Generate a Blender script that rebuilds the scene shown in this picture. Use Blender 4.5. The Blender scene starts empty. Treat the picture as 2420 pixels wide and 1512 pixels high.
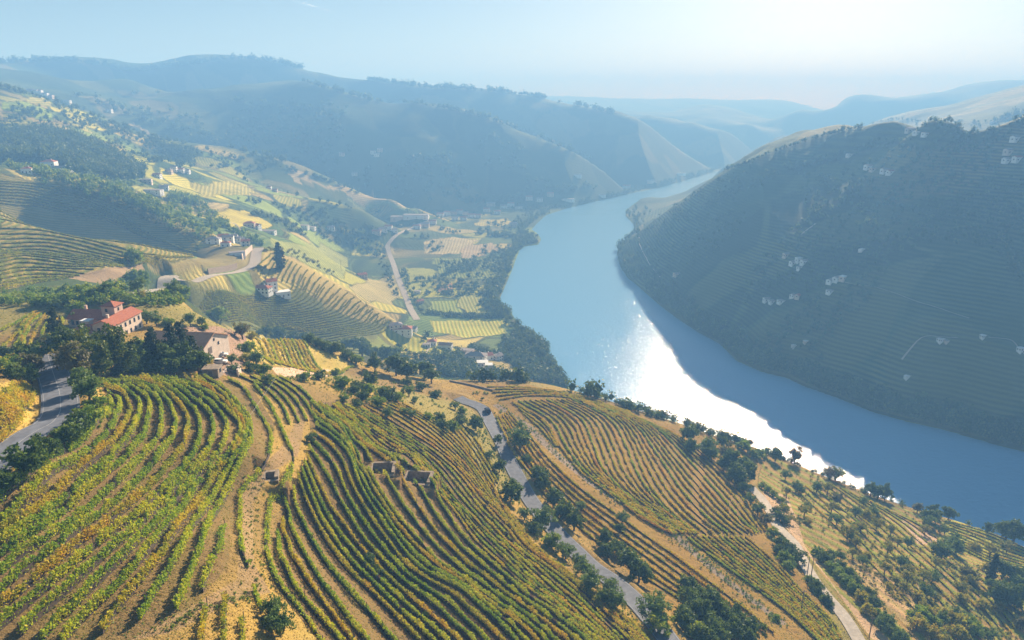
import bpy, math, random
import numpy as np
random.seed(7); rng = np.random.default_rng(7)
sc = bpy.context.scene
R = math.radians
# ------------------------------------------------------------------ camera
ZC = 280.0; F = 1634.0; PITCH = math.atan(516/F); UC, VC = 1209.5, 756.0
cam = bpy.data.cameras.new('camera'); camo = bpy.data.objects.new('camera', cam)
sc.collection.objects.link(camo); sc.camera = camo
cam.sensor_fit = 'HORIZONTAL'; cam.sensor_width = 36.0; cam.lens = 36.0*F/2419.0
cam.clip_start = 1.0; cam.clip_end = 60000.0
camo.location = (0, 0, ZC); camo.rotation_euler = (math.pi/2-PITCH, 0, 0)
# ------------------------------------------------------------------ sky, sun, exposure
SUN_AZ, SUN_EL = 23.0, 22.0           # azimuth clockwise from +Y
w = bpy.data.worlds.new('World'); sc.world = w; w.use_nodes = True
nt = w.node_tree; bg = nt.nodes['Background']
sky = nt.nodes.new('ShaderNodeTexSky'); sky.sky_type = 'NISHITA'; sky.sun_disc = False
sky.sun_elevation = R(SUN_EL); sky.sun_rotation = R(SUN_AZ)
sky.altitude = 300; sky.air_density = 1.0; sky.dust_density = 0.5; sky.ozone_density = 2.0
nt.links.new(sky.outputs[0], bg.inputs[0]); bg.inputs[1].default_value = 0.033
sl = bpy.data.lights.new('sun', 'SUN'); sl.energy = 5.0; sl.angle = R(0.5); sl.color = (1.0, 0.92, 0.83)
so = bpy.data.objects.new('sun', sl); sc.collection.objects.link(so)
so.rotation_euler = (R(90-SUN_EL), 0, R(180-SUN_AZ)); so.location = (300, 700, 900)
sc.view_settings.view_transform = 'Standard'; sc.view_settings.look = 'None'
sc.view_settings.exposure = 1.48; sc.view_settings.gamma = 1
sc.render.engine = 'CYCLES'
cy = sc.cycles; cy.max_bounces = 5; cy.diffuse_bounces = 2; cy.glossy_bounces = 2; cy.transmission_bounces = 3
cy.transparent_max_bounces = 6; cy.volume_bounces = 0; cy.use_denoising = True
cy.caustics_reflective = False; cy.caustics_refractive = False
# ------------------------------------------------------------------ helpers
def props(o, label=None, cat=None, group=None, kind=None):
    if label: o['label'] = label
    if cat: o['category'] = cat
    if group: o['group'] = group
    if kind: o['kind'] = kind
    return o
def mesh_np(name, V, Fc, mat, parent=None, attrs=None, smooth=False, vattrs=None):
    """V (n,3); Fc (m,k) all faces with k corners, or a list of such arrays"""
    if not isinstance(Fc, list): Fc = [Fc]
    me = bpy.data.meshes.new(name)
    V = np.asarray(V, np.float32)
    me.vertices.add(len(V)); me.vertices.foreach_set('co', V.ravel())
    nl = sum(f.size for f in Fc); nf = sum(len(f) for f in Fc)
    me.loops.add(nl); me.loops.foreach_set('vertex_index', np.concatenate([f.ravel() for f in Fc]).astype(np.int32))
    me.polygons.add(nf)
    tot = np.concatenate([np.full(len(f), f.shape[1], np.int32) for f in Fc])
    st = np.concatenate([[0], np.cumsum(tot)[:-1]]).astype(np.int32)
    me.polygons.foreach_set('loop_start', st); me.polygons.foreach_set('loop_total', tot)
    if smooth: pass
    me.polygons.foreach_set('use_smooth', np.full(nf, smooth, bool))
    me.update(calc_edges=True)
    for dom, aa in (('FACE', attrs or {}), ('POINT', vattrs or {})):
        for k, v in aa.items():
            v = np.asarray(v, np.float32)
            if v.ndim == 1:
                a = me.attributes.new(k, 'FLOAT', dom); a.data.foreach_set('value', v)
            else:
                a = me.attributes.new(k, 'FLOAT_COLOR', dom)
                if v.shape[1] == 3: v = np.concatenate([v, np.ones((len(v), 1), np.float32)], 1)
                a.data.foreach_set('color', v.ravel())
    for m in (mat if isinstance(mat, (list, tuple)) else [mat]): me.materials.append(m)
    o = bpy.data.objects.new(name, me); sc.collection.objects.link(o)
    if parent is not None: o.parent = parent
    return o
def empty(name, loc, rz=0.0):
    o = bpy.data.objects.new(name, None); sc.collection.objects.link(o)
    o.location = loc; o.rotation_euler = (0, 0, rz); o.empty_display_size = 1; return o
class MB:
    """collects boxes / prisms and turns them into one mesh"""
    def __init__(s): s.v = []; s.q = []; s.t = []; s.n = 0
    def add(s, V, Q=(), T=()):
        s.v.append(np.asarray(V, float).reshape(-1, 3))
        for q in Q: s.q.append([i+s.n for i in q])
        for t in T: s.t.append([i+s.n for i in t])
        s.n += len(V)
    def box(s, x0, x1, y0, y1, z0, z1):
        s.add([(x0,y0,z0),(x1,y0,z0),(x1,y1,z0),(x0,y1,z0),(x0,y0,z1),(x1,y0,z1),(x1,y1,z1),(x0,y1,z1)],
              [(0,3,2,1),(4,5,6,7),(0,1,5,4),(1,2,6,5),(2,3,7,6),(3,0,4,7)])
    def tube(s, pts, rad, n=6):
        pts = [np.array(p, float) for p in pts]; ring = []
        for i, p in enumerate(pts):
            d = pts[min(i+1, len(pts)-1)]-pts[max(i-1, 0)]; d /= np.linalg.norm(d)+1e-9
            a = np.cross(d, (0,0,1)) if abs(d[2]) < .9 else np.cross(d, (1,0,0)); a /= np.linalg.norm(a); b = np.cross(d, a)
            r = rad[i] if hasattr(rad, '__len__') else rad
            ring += [p+r*(a*math.cos(6.2832*k/n)+b*math.sin(6.2832*k/n)) for k in range(n)]
        Q = [(i*n+k, i*n+(k+1) % n, (i+1)*n+(k+1) % n, (i+1)*n+k) for i in range(len(pts)-1) for k in range(n)]
        s.add(ring, Q)
    def build(s, name, mat, parent=None, attrs=None, smooth=False):
        fs = []
        if s.q: fs.append(np.array(s.q))
        if s.t: fs.append(np.array(s.t))
        return mesh_np(name, np.concatenate(s.v), fs, mat, parent, attrs, smooth)
def rot2(x, y, a): return x*math.cos(a)-y*math.sin(a), x*math.sin(a)+y*math.cos(a)
WORDS = ['zeroth','first','second','third','fourth','fifth','sixth','seventh','eighth','ninth','tenth','eleventh','twelfth','thirteenth',
 'fourteenth','fifteenth','sixteenth','seventeenth','eighteenth','nineteenth','twentieth']
def ordinal(n):
    if n <= 20: return WORDS[n]
    t = {2:'twenty',3:'thirty',4:'forty',5:'fifty',6:'sixty'}[n//10]
    return t+'-'+WORDS[n % 10] if n % 10 else {30:'thirtieth',40:'fortieth',50:'fiftieth',60:'sixtieth'}[n]
# noise
def _h(i, j, s):
    n = (i*374761393 + j*668265263 + s*974634777) & 0x7fffffff
    n = ((n ^ (n >> 13))*1274126177) & 0x7fffffff
    return ((n ^ (n >> 16)) & 0xffff)/65535.0
def vnoise(x, y, s=0):
    i = np.floor(x).astype(np.int64); j = np.floor(y).astype(np.int64); fx = x-i; fy = y-j
    fx = fx*fx*fx*(fx*(fx*6-15)+10); fy = fy*fy*fy*(fy*(fy*6-15)+10)
    a = _h(i, j, s); b = _h(i+1, j, s); c = _h(i, j+1, s); d = _h(i+1, j+1, s)
    return (a+(b-a)*fx)*(1-fy)+(c+(d-c)*fx)*fy
def fbm(x, y, wl, octv=4, s=0, gain=.5):
    t = 0; a = 1; n = 0
    for k in range(octv):
        t = t+a*(vnoise(x/wl+17.3*k, y/wl-9.1*k, s+k)-.5)*2; n += a; a *= gain; wl /= 2.03
    return t/n
# ------------------------------------------------------------------ pixel of the photograph -> direction
SP, CP = math.sin(PITCH), math.cos(PITCH)
def pdir(u, v):
    u = np.asarray(u, float); v = np.asarray(v, float)
    X = (u-UC)/F; s = (v-VC)/F; Y = CP-s*SP; Z = SP+s*CP; h = np.hypot(X, Y)
    return np.arctan2(X, Y), Z/h            # azimuth, tangent of the angle below the horizon
def wz(u, v, z):
    a, t = pdir(u, v); r = (ZC-z)/t; return float(a), float(r)
# ------------------------------------------------------------------ terrain control points
CPT = []     # azimuth, log range, T=(ZC-z)/r
def addp(a, r, z): CPT.append((a, math.log(r), (ZC-z)/r))
def Zp(*l):
    for u, v, z in l:
        a, r = wz(u, v, z); addp(a, r, z)
def Rp(*l):
    for u, v, r in l:
        a, t = pdir(u, v); addp(float(a), r, ZC-r*float(t))
def crestR(l, k=1.14, drop=None):
    for u, v, r in l:
        a, t = pdir(u, v); a = float(a); t = float(t); addp(a, r, ZC-r*t)
        rb = r*k; addp(a, rb, ZC-rb*t-(drop if drop else .035*rb))
def crestZ(l, k=1.14, drop=None):
    for u, v, z in l:
        a, r = wz(u, v, z); crestR([(u, v, r)], k, drop)
exec_near = None
Zp((0,1512,214),(-300,1512,216),(-300,1200,220),(300,1512,212),(0,1300,216),(150,1200,214),(300,1200,211),(300,1400,212),(450,1100,208),(500,1400,209),
   (50,1060,220),(130,950,219),(120,835,214),(10,1110,221),(-150,1150,222),(-300,1000,224),(30,950,223),(0,900,222),(350,890,207),(250,960,214),(250,890,210),
   (450,890,203),(480,820,200),(270,790,201),(560,890,198),(640,880,190),(610,1100,203),(560,1300,207),(700,960,190),(600,1500,207),
   (700,1400,200),(700,1200,194),(900,1100,181),(1000,1000,168),(850,900,172),(900,1400,183),(1100,1200,164),(1200,1500,172),(1000,1500,182),(800,1500,195),
   (1150,985,142),(1230,1170,146),(1350,1300,147),(1480,1400,148),(1600,1500,148),(1060,920,142),(1100,1050,155),(1150,1250,160),(1300,1450,161),(1020,940,150),
   (1300,1000,132),(1500,1150,128),(1700,1300,125),(1850,1480,129),(1400,950,120),(1600,1050,108),(1700,1150,109),(1790,1170,101),(1880,1250,107),(2013,1490,121),
   (1400,1150,136),(1600,1400,138),(2000,1250,96),(2200,1350,94),(2400,1480,92),(2700,1500,86),(2000,1180,80),(2200,1260,72),(2419,1330,68),(1800,1100,86),(2150,1480,112),
   (50,760,203),(0,720,202),(100,740,202),(-200,760,206),(200,720,194),(60,860,209))
# rows of nearer ground below the frame
for a in (-50,-36,-20,-5,10,25,40,52):
    z = 214-max(0, a+20)*1.15
    addp(R(a), 24, z+2); addp(R(a), 42, z+1)
crestZ([(1100,905,124),(1180,905,120),(1260,910,116),(1400,938,108),(1500,972,98),(1600,1004,88),(1700,1035,80),(1800,1066,72),(1900,1105,66),(2000,1147,60),(2100,1185,55),(2200,1216,50),
        (2300,1245,46),(2419,1278,44),(2600,1330,40),(2900,1410,38)], 1.12, 26)
crestZ([(600,800,176),(660,806,168),(720,815,160),(780,832,152),(830,852,146),(900,875,141),(1000,895,133)], 1.12, 16)
crestZ([(500,765,192),(540,780,186)], 1.15, 10)
Zp((640,850,176),(740,860,165),(820,885,158))
Rp((400,720,390),(200,700,345),(0,695,380),(-200,690,380),(300,690,420),(540,650,620),(540,700,585),(540,770,553),(620,770,595),(620,700,629),(700,770,618),(700,700,653),(780,790,626),(780,730,661),(850,790,650),(460,700,562),(460,735,548),(920,790,690),
   (430,662,560),(380,672,540),(300,655,500),(200,655,480),(100,668,440),(0,665,440),(600,608,700),(560,625,660),(540,600,690),
   (0,600,540),(0,550,620),(0,500,730),(-300,430,850),(-300,550,600),(-300,650,440),(100,600,560),(100,540,640),(200,590,575),
   (0,425,880),(100,430,900),(200,450,880),(300,492,850),(360,520,830),(420,555,790),(470,585,750),(560,580,770),(540,570,790),(500,545,850),(420,500,960),(340,470,1000),(250,430,1020))
crestR([(640,592,740),(680,612,720),(720,638,705),(780,672,700),(830,700,700),(880,728,705),(925,755,710)], 1.12, 18)
crestR([(415,705,440),(440,725,400),(465,745,345)], 1.12, 12)
Rp((0,395,1020),(100,395,1010),(0,340,1250),(150,350,1250),(150,380,1130),(300,400,1200),(250,340,1350),(-300,300,1300),(-300,400,1000),(360,450,1080),(400,415,1280),(450,400,1350),
   (450,440,1250),(540,440,1330),(620,465,1300),(530,480,1130),(620,500,1150),(560,515,1050),(500,520,960),(640,530,1040),(700,530,1150),(660,570,950),(620,560,900),(720,580,1000),
   (0,280,1450),(0,240,1550),(150,290,1500),(300,340,1550),(400,370,1600),(500,370,1600),(600,420,1600),(700,450,1600),(800,490,1500),(850,500,1480),(-300,230,1550))
crestR([(-300,175,1700),(-100,188,1700),(0,198,1700),(150,240,1700),(230,270,1720),(300,300,1750),(420,333,1780),(500,338,1780),(600,365,1800),(700,402,1800),(780,425,1780),(850,452,1750),(920,475,1700),(985,495,1650)], 1.12, 45)
Zp((850,530,30),(800,560,35),(760,590,42),(900,520,12),(1000,520,3),(1050,500,3),(1150,485,4),(870,600,6),(850,650,8),(1000,600,1),(1100,600,1),(1100,700,1),(1000,700,1),(900,650,2),
   (1150,750,1),(950,720,4),(1000,760,6),(960,790,28),(1040,800,22),(1100,850,30),(1160,870,28),(980,850,52),(900,820,60),(1100,890,42),(1250,860,8),(1250,800,1),(780,620,30))
for _u, _v, _r in ((215,452,880),(260,474,865),(300,492,850),(360,520,830),(420,555,790),(465,583,755)):
    _a, _t = pdir(_u, _v); _a = float(_a); _z = ZC-_r*float(_t)
    for _d in (30, 62): _x = _r*math.sin(_a)-_d*math.sin(R(SUN_AZ)); _y = _r*math.cos(_a)-_d*math.cos(R(SUN_AZ)); addp(math.atan2(_x, _y), math.hypot(_x, _y), _z-.47*_d)
# ridges on the far side of the side valley
Rp((300,270,2140),(500,300,2140),(100,215,2184),(-200,190,2184),(700,300,2140),(900,300,2095),(900,400,1974),(700,395,2028),(1100,400,1974),(1250,430,1983),(1100,470,1898),(1250,465,1939),(1000,480,1872),(800,380,2006),
   (1350,450,2006),(1200,380,2050),(1100,330,2117),(1300,400,2073),(450,330,2050))
crestR([(300,228,2497),(450,212,2497),(560,203,2497),(650,200,2474),(720,191,2452),(800,205,2408),(880,236,2363),(980,243,2296),(1050,252,2274),(1120,270,2251),(1200,298,2238),(1260,318,2229),(1320,342,2220),(1400,378,2193),(1470,412,2166)], 1.12, 90)
crestR([(-300,150,3096),(-100,146,3096),(0,145,3096),(140,141,3096),(240,153,3096),(320,166,3096),(430,150,3096),(510,139,3096),(590,136,3096),(650,142,3096),(720,160,3096),(800,178,3096),(900,190,3096),(1000,203,3060),
        (1100,208,3024),(1200,216,2988),(1270,226,2952),(1340,245,2916),(1450,266,2880),(1520,295,2772),(1600,338,2750),(1660,370,2700)], 1.14, 160)
Rp((100,180,2664),(300,195,2736),(700,200,2664),(1000,240,2760),(1200,270,2750),(1400,320,2680),(1500,370,2560),(1560,400,2480),(1640,395,2600))
crestR([(1480,274,3744),(1560,275,3744),(1650,284,3672),(1750,300,3600),(1850,320,3456),(1950,338,3312)], 1.15, 160)
Rp((1700,340,3024),(1750,365,2664),(1850,360,2808),(1720,385,2376))
Rp((1280,229,6840),(1400,229,6840),(1500,232,6840),(1650,235,6840),(1780,239,6840),(1880,246,6840),(1600,262,5400),(1750,280,4680),(1950,290,4680),(1300,250,5760),(1450,262,5040))
crestR([(1820,300,4464),(1860,274,4536),(1900,257,4608),(1980,243,4680),(2080,230,4680),(2180,222,4680),(2250,210,4680),(2350,190,4680),(2419,189,4680),(2700,170,4680),(3100,150,4680)], 1.25, 200)
crestR([(2080,285,2700),(2160,272,2800),(2250,256,2465),(2340,228,2465),(2419,200,2465),(2700,150,2465),(3100,120,2465)], 1.2, 120)
# hill on the right bank
crestR([(1560,468,1960),(1640,437,2080),(1700,404,2180),(1760,388,2150),(1820,362,2050),(1900,334,1600),(1960,316,1380),(2030,298,1250),(2110,281,1150),(2200,286,1080),(2270,287,1050),(2340,286,1030),(2419,262,1030),(2600,230,1030),(3100,190,1000)], 1.12, 45)
_ea, _er = zip(*[(float(pdir(u, v)[0]), wz(u, v, 0)[1]) for u, v in ((1500,720),(1560,775),(1650,862),(1740,932),(1900,1015),(2000,1088),(2150,1192),(2419,1390),(3000,1700))])
def Sp(*l):
    for u, v, k in l:
        a, t = pdir(u, v); a = float(a); t = float(t); re_ = float(np.interp(a, _ea, _er)); tn = math.tan(R(SUN_EL)); r = k*(ZC+tn*re_)/(tn+t); addp(a, r, ZC-r*t)
Rp((1520,560,1430),(1560,530,1500),(1600,600,1000),(1600,500,1400),(1700,450,1110))
Sp((1620,680,1.02),(1700,700,1.02),(1700,600,1.0),(1700,500,1.0),(1800,760,1.03),(1800,620,1.0),(1800,500,.99),(1800,430,.98),(1900,760,1.02),(1900,620,.99),(1900,500,.98),(1900,400,.99),
   (2000,800,1.02),(2000,600,.98),(2000,450,.97),(2000,360,.98),(2100,850,1.02),(2100,600,.98),(2100,420,.97),(2100,345,.97),(2300,950,1.02),(2300,800,1.0),(2300,600,.97),(2300,420,.96),(2300,345,.97),
   (2419,950,1.02),(2419,800,.99),(2419,600,.96),(2419,400,.96),(2700,900,1.0),(2700,600,.96),(2700,300,1.0),(3100,700,.98),(3100,300,1.0))
for _a in range(-54, 22, 6):
    for _r, _z in ((4300,150),(5400,150)): addp(R(_a), _r, _z)
for _a in range(24, 55, 6):
    for _r in (6600, 8200, 10500, 13000): addp(R(_a), _r, ZC-.03*_r)
for _a in range(-54, 24, 6):
    for _r in (8600, 13000): addp(R(_a), _r, ZC-.03*_r)
# ------------------------------------------------------------------ river outline (water level z = 0)
RIV = [(2700,1560),(2419,1400),(2250,1330),(2000,1260),(1800,1180),(1600,1110),(1500,1060),(1400,985),(1350,925),(1325,885),(1300,850),(1290,812),(1262,790),(1230,775),(1205,735),(1180,722),(1182,700),(1200,660),(1212,630),(1226,592),
       (1240,582),(1272,578),(1278,565),(1268,550),(1255,543),(1268,528),(1290,508),(1340,492),(1400,477),(1500,455),(1560,443),(1640,420),(1700,403),(1745,391),(1790,381),(1830,372),
       (1800,392),(1740,412),(1700,425),(1640,446),(1560,470),(1500,484),(1478,496),(1478,510),(1495,528),(1502,545),(1484,560),(1462,578),(1458,600),(1466,630),(1482,655),(1510,678),(1560,722),(1600,752),(1650,785),
       (1700,812),(1740,852),(1800,878),(1860,893),(1900,912),(1980,940),(2060,972),(2140,995),(2220,1012),(2300,1035),(2360,1052),(2419,1066),(2600,1115),(2900,1190),(3300,1290),(3600,1700)]
def px_xy(u, v, z=0.0):
    a, r = wz(u, v, z); return r*math.sin(a), r*math.cos(a)
RIVP = np.array([px_xy(*p) for p in RIV])
def seg_dist(P, A, B):
    d = B-A; L = d@d+1e-9
    t = np.clip(((P-A)@d)/L, 0, 1); return np.hypot(P[:,0]-A[0]-t*d[0], P[:,1]-A[1]-t*d[1]), t
def inside(PX, PY, poly):
    c = np.zeros(PX.shape, bool); n = len(poly)
    for i in range(n):
        x0, y0 = poly[i]; x1, y1 = poly[(i+1) % n]
        if y0 == y1: continue
        m = (y0 > PY) != (y1 > PY)
        c ^= m & (PX < (x1-x0)*(PY-y0)/(y1-y0)+x0)
    return c
# ------------------------------------------------------------------ height grid (azimuth x log range)
NA, NR = 1350, 1350
AZ = np.linspace(R(-54), R(54), NA); LR = np.linspace(math.log(22), math.log(13000), NR); RR = np.exp(LR)
P = np.array(CPT)
def U(d2): return np.where(d2 > 0, .5*d2*np.log(d2+1e-20), 0)
def tps(P, lam=2e-5):
    X = P[:, :2]; n = len(X); d2 = ((X[:,None]-X[None])**2).sum(-1)
    K = U(d2)+lam*np.eye(n); Q = np.c_[np.ones(n), X]
    A = np.zeros((n+3, n+3)); A[:n,:n] = K; A[:n,n:] = Q; A[n:,:n] = Q.T
    return np.linalg.solve(A, np.r_[P[:,2], 0, 0, 0])
W = tps(P)
ca, cr = 380, 480
az_c = np.linspace(AZ[0], AZ[-1], ca); lr_c = np.linspace(LR[0], LR[-1], cr)
G = np.stack(np.meshgrid(az_c, lr_c, indexing='ij'), -1).reshape(-1, 2)
Tc = np.empty(len(G))
for s in range(0, len(G), 20000):
    g = G[s:s+20000]; d2 = ((g[:,None]-P[None,:,:2])**2).sum(-1)
    Tc[s:s+20000] = U(d2)@W[:len(P)]+W[len(P)]+g@W[len(P)+1:]
Tc = Tc.reshape(ca, cr)
def cubm(n, m):      # Catmull-Rom upsampling matrix n x m
    t = np.linspace(0, m-1, n); i = np.clip(np.floor(t).astype(int), 0, m-2); f = t-i; M = np.zeros((n, m)); k = np.arange(n)
    for j, wgt in ((-1, -.5*f+f**2-.5*f**3), (0, 1-2.5*f**2+1.5*f**3), (1, .5*f+2*f**2-1.5*f**3), (2, -.5*f**2+.5*f**3)):
        np.add.at(M, (k, np.clip(i+j, 0, m-1)), wgt)
    return M
T = cubm(NA, ca)@Tc@cubm(NR, cr).T
H = ZC-RR[None]*T
GX = np.sin(AZ)[:,None]*RR[None]; GY = np.cos(AZ)[:,None]*RR[None]
# gullies and bumps grow with distance
far = np.clip((RR[None]-900)/2600, 0, 1)**.8*np.clip((6500-RR[None])/3000, .25, 1)
rid = 1-2*np.abs(fbm(GX, GY, 620, 4, 3))
H += far*(rid-.72)*34 + np.clip((RR[None]-250)/900, 0, 1)*fbm(GX, GY, 110, 4, 9)*5.0 + fbm(GX, GY, 26, 3, 5)*.35*np.clip(RR[None]/250, .3, 1)
right_ = np.clip((AZ[:,None]-R(9))/R(6), 0, 1)*np.clip((RR[None]-480)/150, 0, 1)*np.clip((1900-RR[None])/400, 0, 1)
H += right_*((1-2*np.abs(fbm(GX, GY, 170, 3, 15)))-.7)*11
# river banks
j0, j1 = np.searchsorted(RR, 250), np.searchsorted(RR, 5000)
sub = np.c_[GX[:, j0:j1].ravel(), GY[:, j0:j1].ravel()]
sd = np.full(len(sub), 1e9)
for i in range(len(RIVP)):
    d, _ = seg_dist(sub, RIVP[i], RIVP[(i+1) % len(RIVP)]); sd = np.minimum(sd, d)
ins = inside(sub[:,0], sub[:,1], RIVP)
sd = np.where(ins, -sd, sd).reshape(NA, j1-j0)
SD = np.full((NA, NR), 1e4); SD[:, j0:j1] = sd
floor = 1.2+np.clip(SD, 0, 600)*.010+fbm(GX, GY, 60, 3, 21)*.5
Hs = np.where(H > floor, H, floor)
cap = np.where(SD < 0, -3.0, .4+SD*1.05)         # a steep short bank next to the water
Hs = np.minimum(Hs, np.maximum(cap, -3)); H = Hs
H = np.where(SD < 0, -np.minimum(4, -SD*.4)-.3, H)
# ---- lookups
def gidx(x, y):
    a = np.arctan2(x, y); l = np.log(np.hypot(x, y)+1e-9)
    return (a-AZ[0])/(AZ[1]-AZ[0]), (l-LR[0])/(LR[1]-LR[0])
def bil(Gd, fa, fl):
    i = np.clip(np.floor(fa).astype(int), 0, NA-2); j = np.clip(np.floor(fl).astype(int), 0, NR-2); u = np.clip(fa-i, 0, 1); v = np.clip(fl-j, 0, 1)
    return (Gd[i,j]*(1-u)+Gd[i+1,j]*u)*(1-v)+(Gd[i,j+1]*(1-u)+Gd[i+1,j+1]*u)*v
def ground(x, y): return bil(H, *gidx(np.asarray(x, float), np.asarray(y, float)))
def hit(u, v):
    """first point of the terrain seen in that direction from the camera -> x, y, z"""
    a, t = pdir(u, v); a = float(a); t = float(t)
    i = int(np.clip(round((a-AZ[0])/(AZ[1]-AZ[0])), 0, NA-1)); col = H[i]; d = col-(ZC-RR*t)
    k = np.nonzero(d[8:] > 0)[0]
    if len(k) == 0: return None
    k = k[0]+8; f = d[k-1]/(d[k-1]-d[k]) if d[k-1] < 0 else 1
    r = RR[k-1]+(RR[k]-RR[k-1])*f
    return np.array([r*math.sin(a), r*math.cos(a), ZC-r*t])
def hits(l):
    o = [hit(*p) for p in l]; return np.array([p for p in o if p is not None])
def dens(P, step):
    P = np.asarray(P, float); n = len(P)
    if n > 2:     # Catmull-Rom through the points
        Q = np.vstack([2*P[0]-P[1], P, 2*P[-1]-P[-2]]); o = []
        for i in range(n-1):
            p0, p1, p2, p3 = Q[i:i+4]; t = np.linspace(0, 1, 12, endpoint=False)[:,None]
            o.append(.5*(2*p1+(p2-p0)*t+(2*p0-5*p1+4*p2-p3)*t**2+(3*p1-p0-3*p2+p3)*t**3))
        P = np.vstack(o+[P[-1:]])
    s = np.r_[0, np.cumsum(np.hypot(*(np.diff(P[:,:2], axis=0).T)))]
    m = max(2, int(s[-1]/step)+1); q = np.linspace(0, s[-1], m)
    return np.c_[[np.interp(q, s, P[:,k]) for k in range(P.shape[1])]].T
# ------------------------------------------------------------------ roads: measured centre lines, graded into the terrain
def road_line(pts, step=4.0, sm=5):
    L = hits(pts); D = dens(L, step)
    z = ground(D[:,0], D[:,1]); k = np.ones(2*sm+1)/(2*sm+1)
    z = np.convolve(np.pad(z, sm, mode='edge'), k, 'valid'); D[:,2] = z; return D
def grade(D, w, soft):
    global H
    x0, x1 = D[:,0].min()-w-soft, D[:,0].max()+w+soft; y0, y1 = D[:,1].min()-w-soft, D[:,1].max()+w+soft
    m = (GX > x0) & (GX < x1) & (GY > y0) & (GY < y1); idx = np.nonzero(m)
    P2 = np.c_[GX[idx], GY[idx]]; best = np.full(len(P2), 1e9); zz = np.zeros(len(P2))
    for i in range(len(D)-1):
        d, t = seg_dist(P2, D[i,:2], D[i+1,:2]); b = d < best
        best = np.where(b, d, best); zz = np.where(b, D[i,2]+(D[i+1,2]-D[i,2])*t, zz)
    f = np.clip((best-w)/soft, 0, 1); f = f*f*(3-2*f)
    H[idx] = np.where(best < w+soft, (zz-.12)*(1-f)+H[idx]*f, H[idx])
ROADS = {
 'hill': dict(px=[(-60,1128),(0,1085),(40,1055),(85,1020),(120,1003),(140,975),(143,955),(140,925),(130,895),(120,865),(113,838)], w=7.0, soft=5),
 'centre': dict(px=[(1082,938),(1100,947),(1122,957),(1143,972),(1160,1000),(1185,1045),(1205,1090),(1230,1140),(1255,1185),(1290,1228),(1325,1268),(1362,1305),(1400,1340),(1440,1368),(1480,1400),(1520,1440),(1570,1500),(1620,1570)], w=5.8, soft=4),
 'track': dict(px=[(1775,1155),(1800,1180),(1820,1210),(1836,1240),(1858,1265),(1880,1290),(1900,1330),(1925,1370),(1955,1410),(1985,1445),(2010,1480),(2040,1530)], w=4.2, soft=2.5),
 'mid': dict(px=[(340,690),(390,680),(430,667),(480,655),(530,648),(570,640),(598,628),(604,612),(606,596),(612,585)], w=10, soft=6),
 'valley': dict(px=[(985,755),(972,735),(962,710),(950,680),(938,650),(928,620),(918,595),(916,578),(930,560),(950,546),(990,530),(1030,518)], w=9, soft=5),
}
for k, r in ROADS.items():
    r['D'] = road_line(r['px'], 3.0 if k != 'valley' else 8.0); grade(r['D'], r['w']/2+.8, r['soft'])
# ------------------------------------------------------------------ materials
class NT:
    def __init__(s, name):
        s.m = bpy.data.materials.new(name); s.m.use_nodes = True; s.t = s.m.node_tree; s.b = s.t.nodes['Principled BSDF']; s.out = s.t.nodes['Material Output']
        s.b.inputs['Roughness'].default_value = .9; s.b.inputs['Specular IOR Level'].default_value = .2
    def n(s, ty, **k):
        x = s.t.nodes.new(ty)
        for a, v in k.items():
            if a.startswith('i_'): x.inputs[a[2:].replace('_', ' ')].default_value = v
            else: setattr(x, a, v)
        return x
    def l(s, a, b): s.t.links.new(a, b)
    def pos(s): return s.n('ShaderNodeNewGeometry').outputs['Position']
    def noise(s, scale, detail=3, rough=.55, vec=None, dist=0):
        x = s.n('ShaderNodeTexNoise'); x.inputs['Scale'].default_value = scale; x.inputs['Detail'].default_value = detail
        x.inputs['Roughness'].default_value = rough; x.inputs['Distortion'].default_value = dist; s.l(vec or s.pos(), x.inputs['Vector']); return x.outputs['Fac']
    def ramp(s, fac, stops):
        x = s.n('ShaderNodeValToRGB'); s.l(fac, x.inputs[0]); e = x.color_ramp.elements
        while len(e) < len(stops): e.new(.5)
        for i, (p, c) in enumerate(stops): e[i].position = p; e[i].color = (*c, 1) if len(c) == 3 else c
        return x.outputs[0]
    def mix(s, fac, a, b, mode='MIX'):
        x = s.n('ShaderNodeMix', data_type='RGBA', blend_type=mode)
        for k, v in ((0, fac), (6, a), (7, b)):
            if hasattr(v, 'default_value') or hasattr(v, 'is_output'): s.l(v, x.inputs[k])
            else: x.inputs[k].default_value = (*v, 1) if isinstance(v, tuple) and len(v) == 3 else v
        return x.outputs[2]
    def math(s, op, a, b=0.0, clamp=False):
        x = s.n('ShaderNodeMath', operation=op, use_clamp=clamp)
        for k, v in ((0, a), (1, b)):
            if hasattr(v, 'is_output'): s.l(v, x.inputs[k])
            else: x.inputs[k].default_value = v
        return x.outputs[0]
    def attr(s, name, what='Color'):
        x = s.n('ShaderNodeAttribute', attribute_name=name); return x.outputs[what]
    def bump(s, h, strength=.5, dist=.2):
        x = s.n('ShaderNodeBump'); x.inputs['Strength'].default_value = strength; x.inputs['Distance'].default_value = dist
        s.l(h, x.inputs['Height']); s.l(x.outputs[0], s.b.inputs['Normal'])
def plain(name, col, rough=.85, var=.18, scale=1.2, metal=0):
    t = NT(name); f = t.noise(scale, 4)
    c = t.ramp(f, [(.3, tuple(x*(1-var) for x in col)), (.7, tuple(min(1, x*(1+var)) for x in col))])
    t.l(c, t.b.inputs['Base Color']); t.b.inputs['Roughness'].default_value = rough; t.b.inputs['Metallic'].default_value = metal
    return t.m
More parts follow.
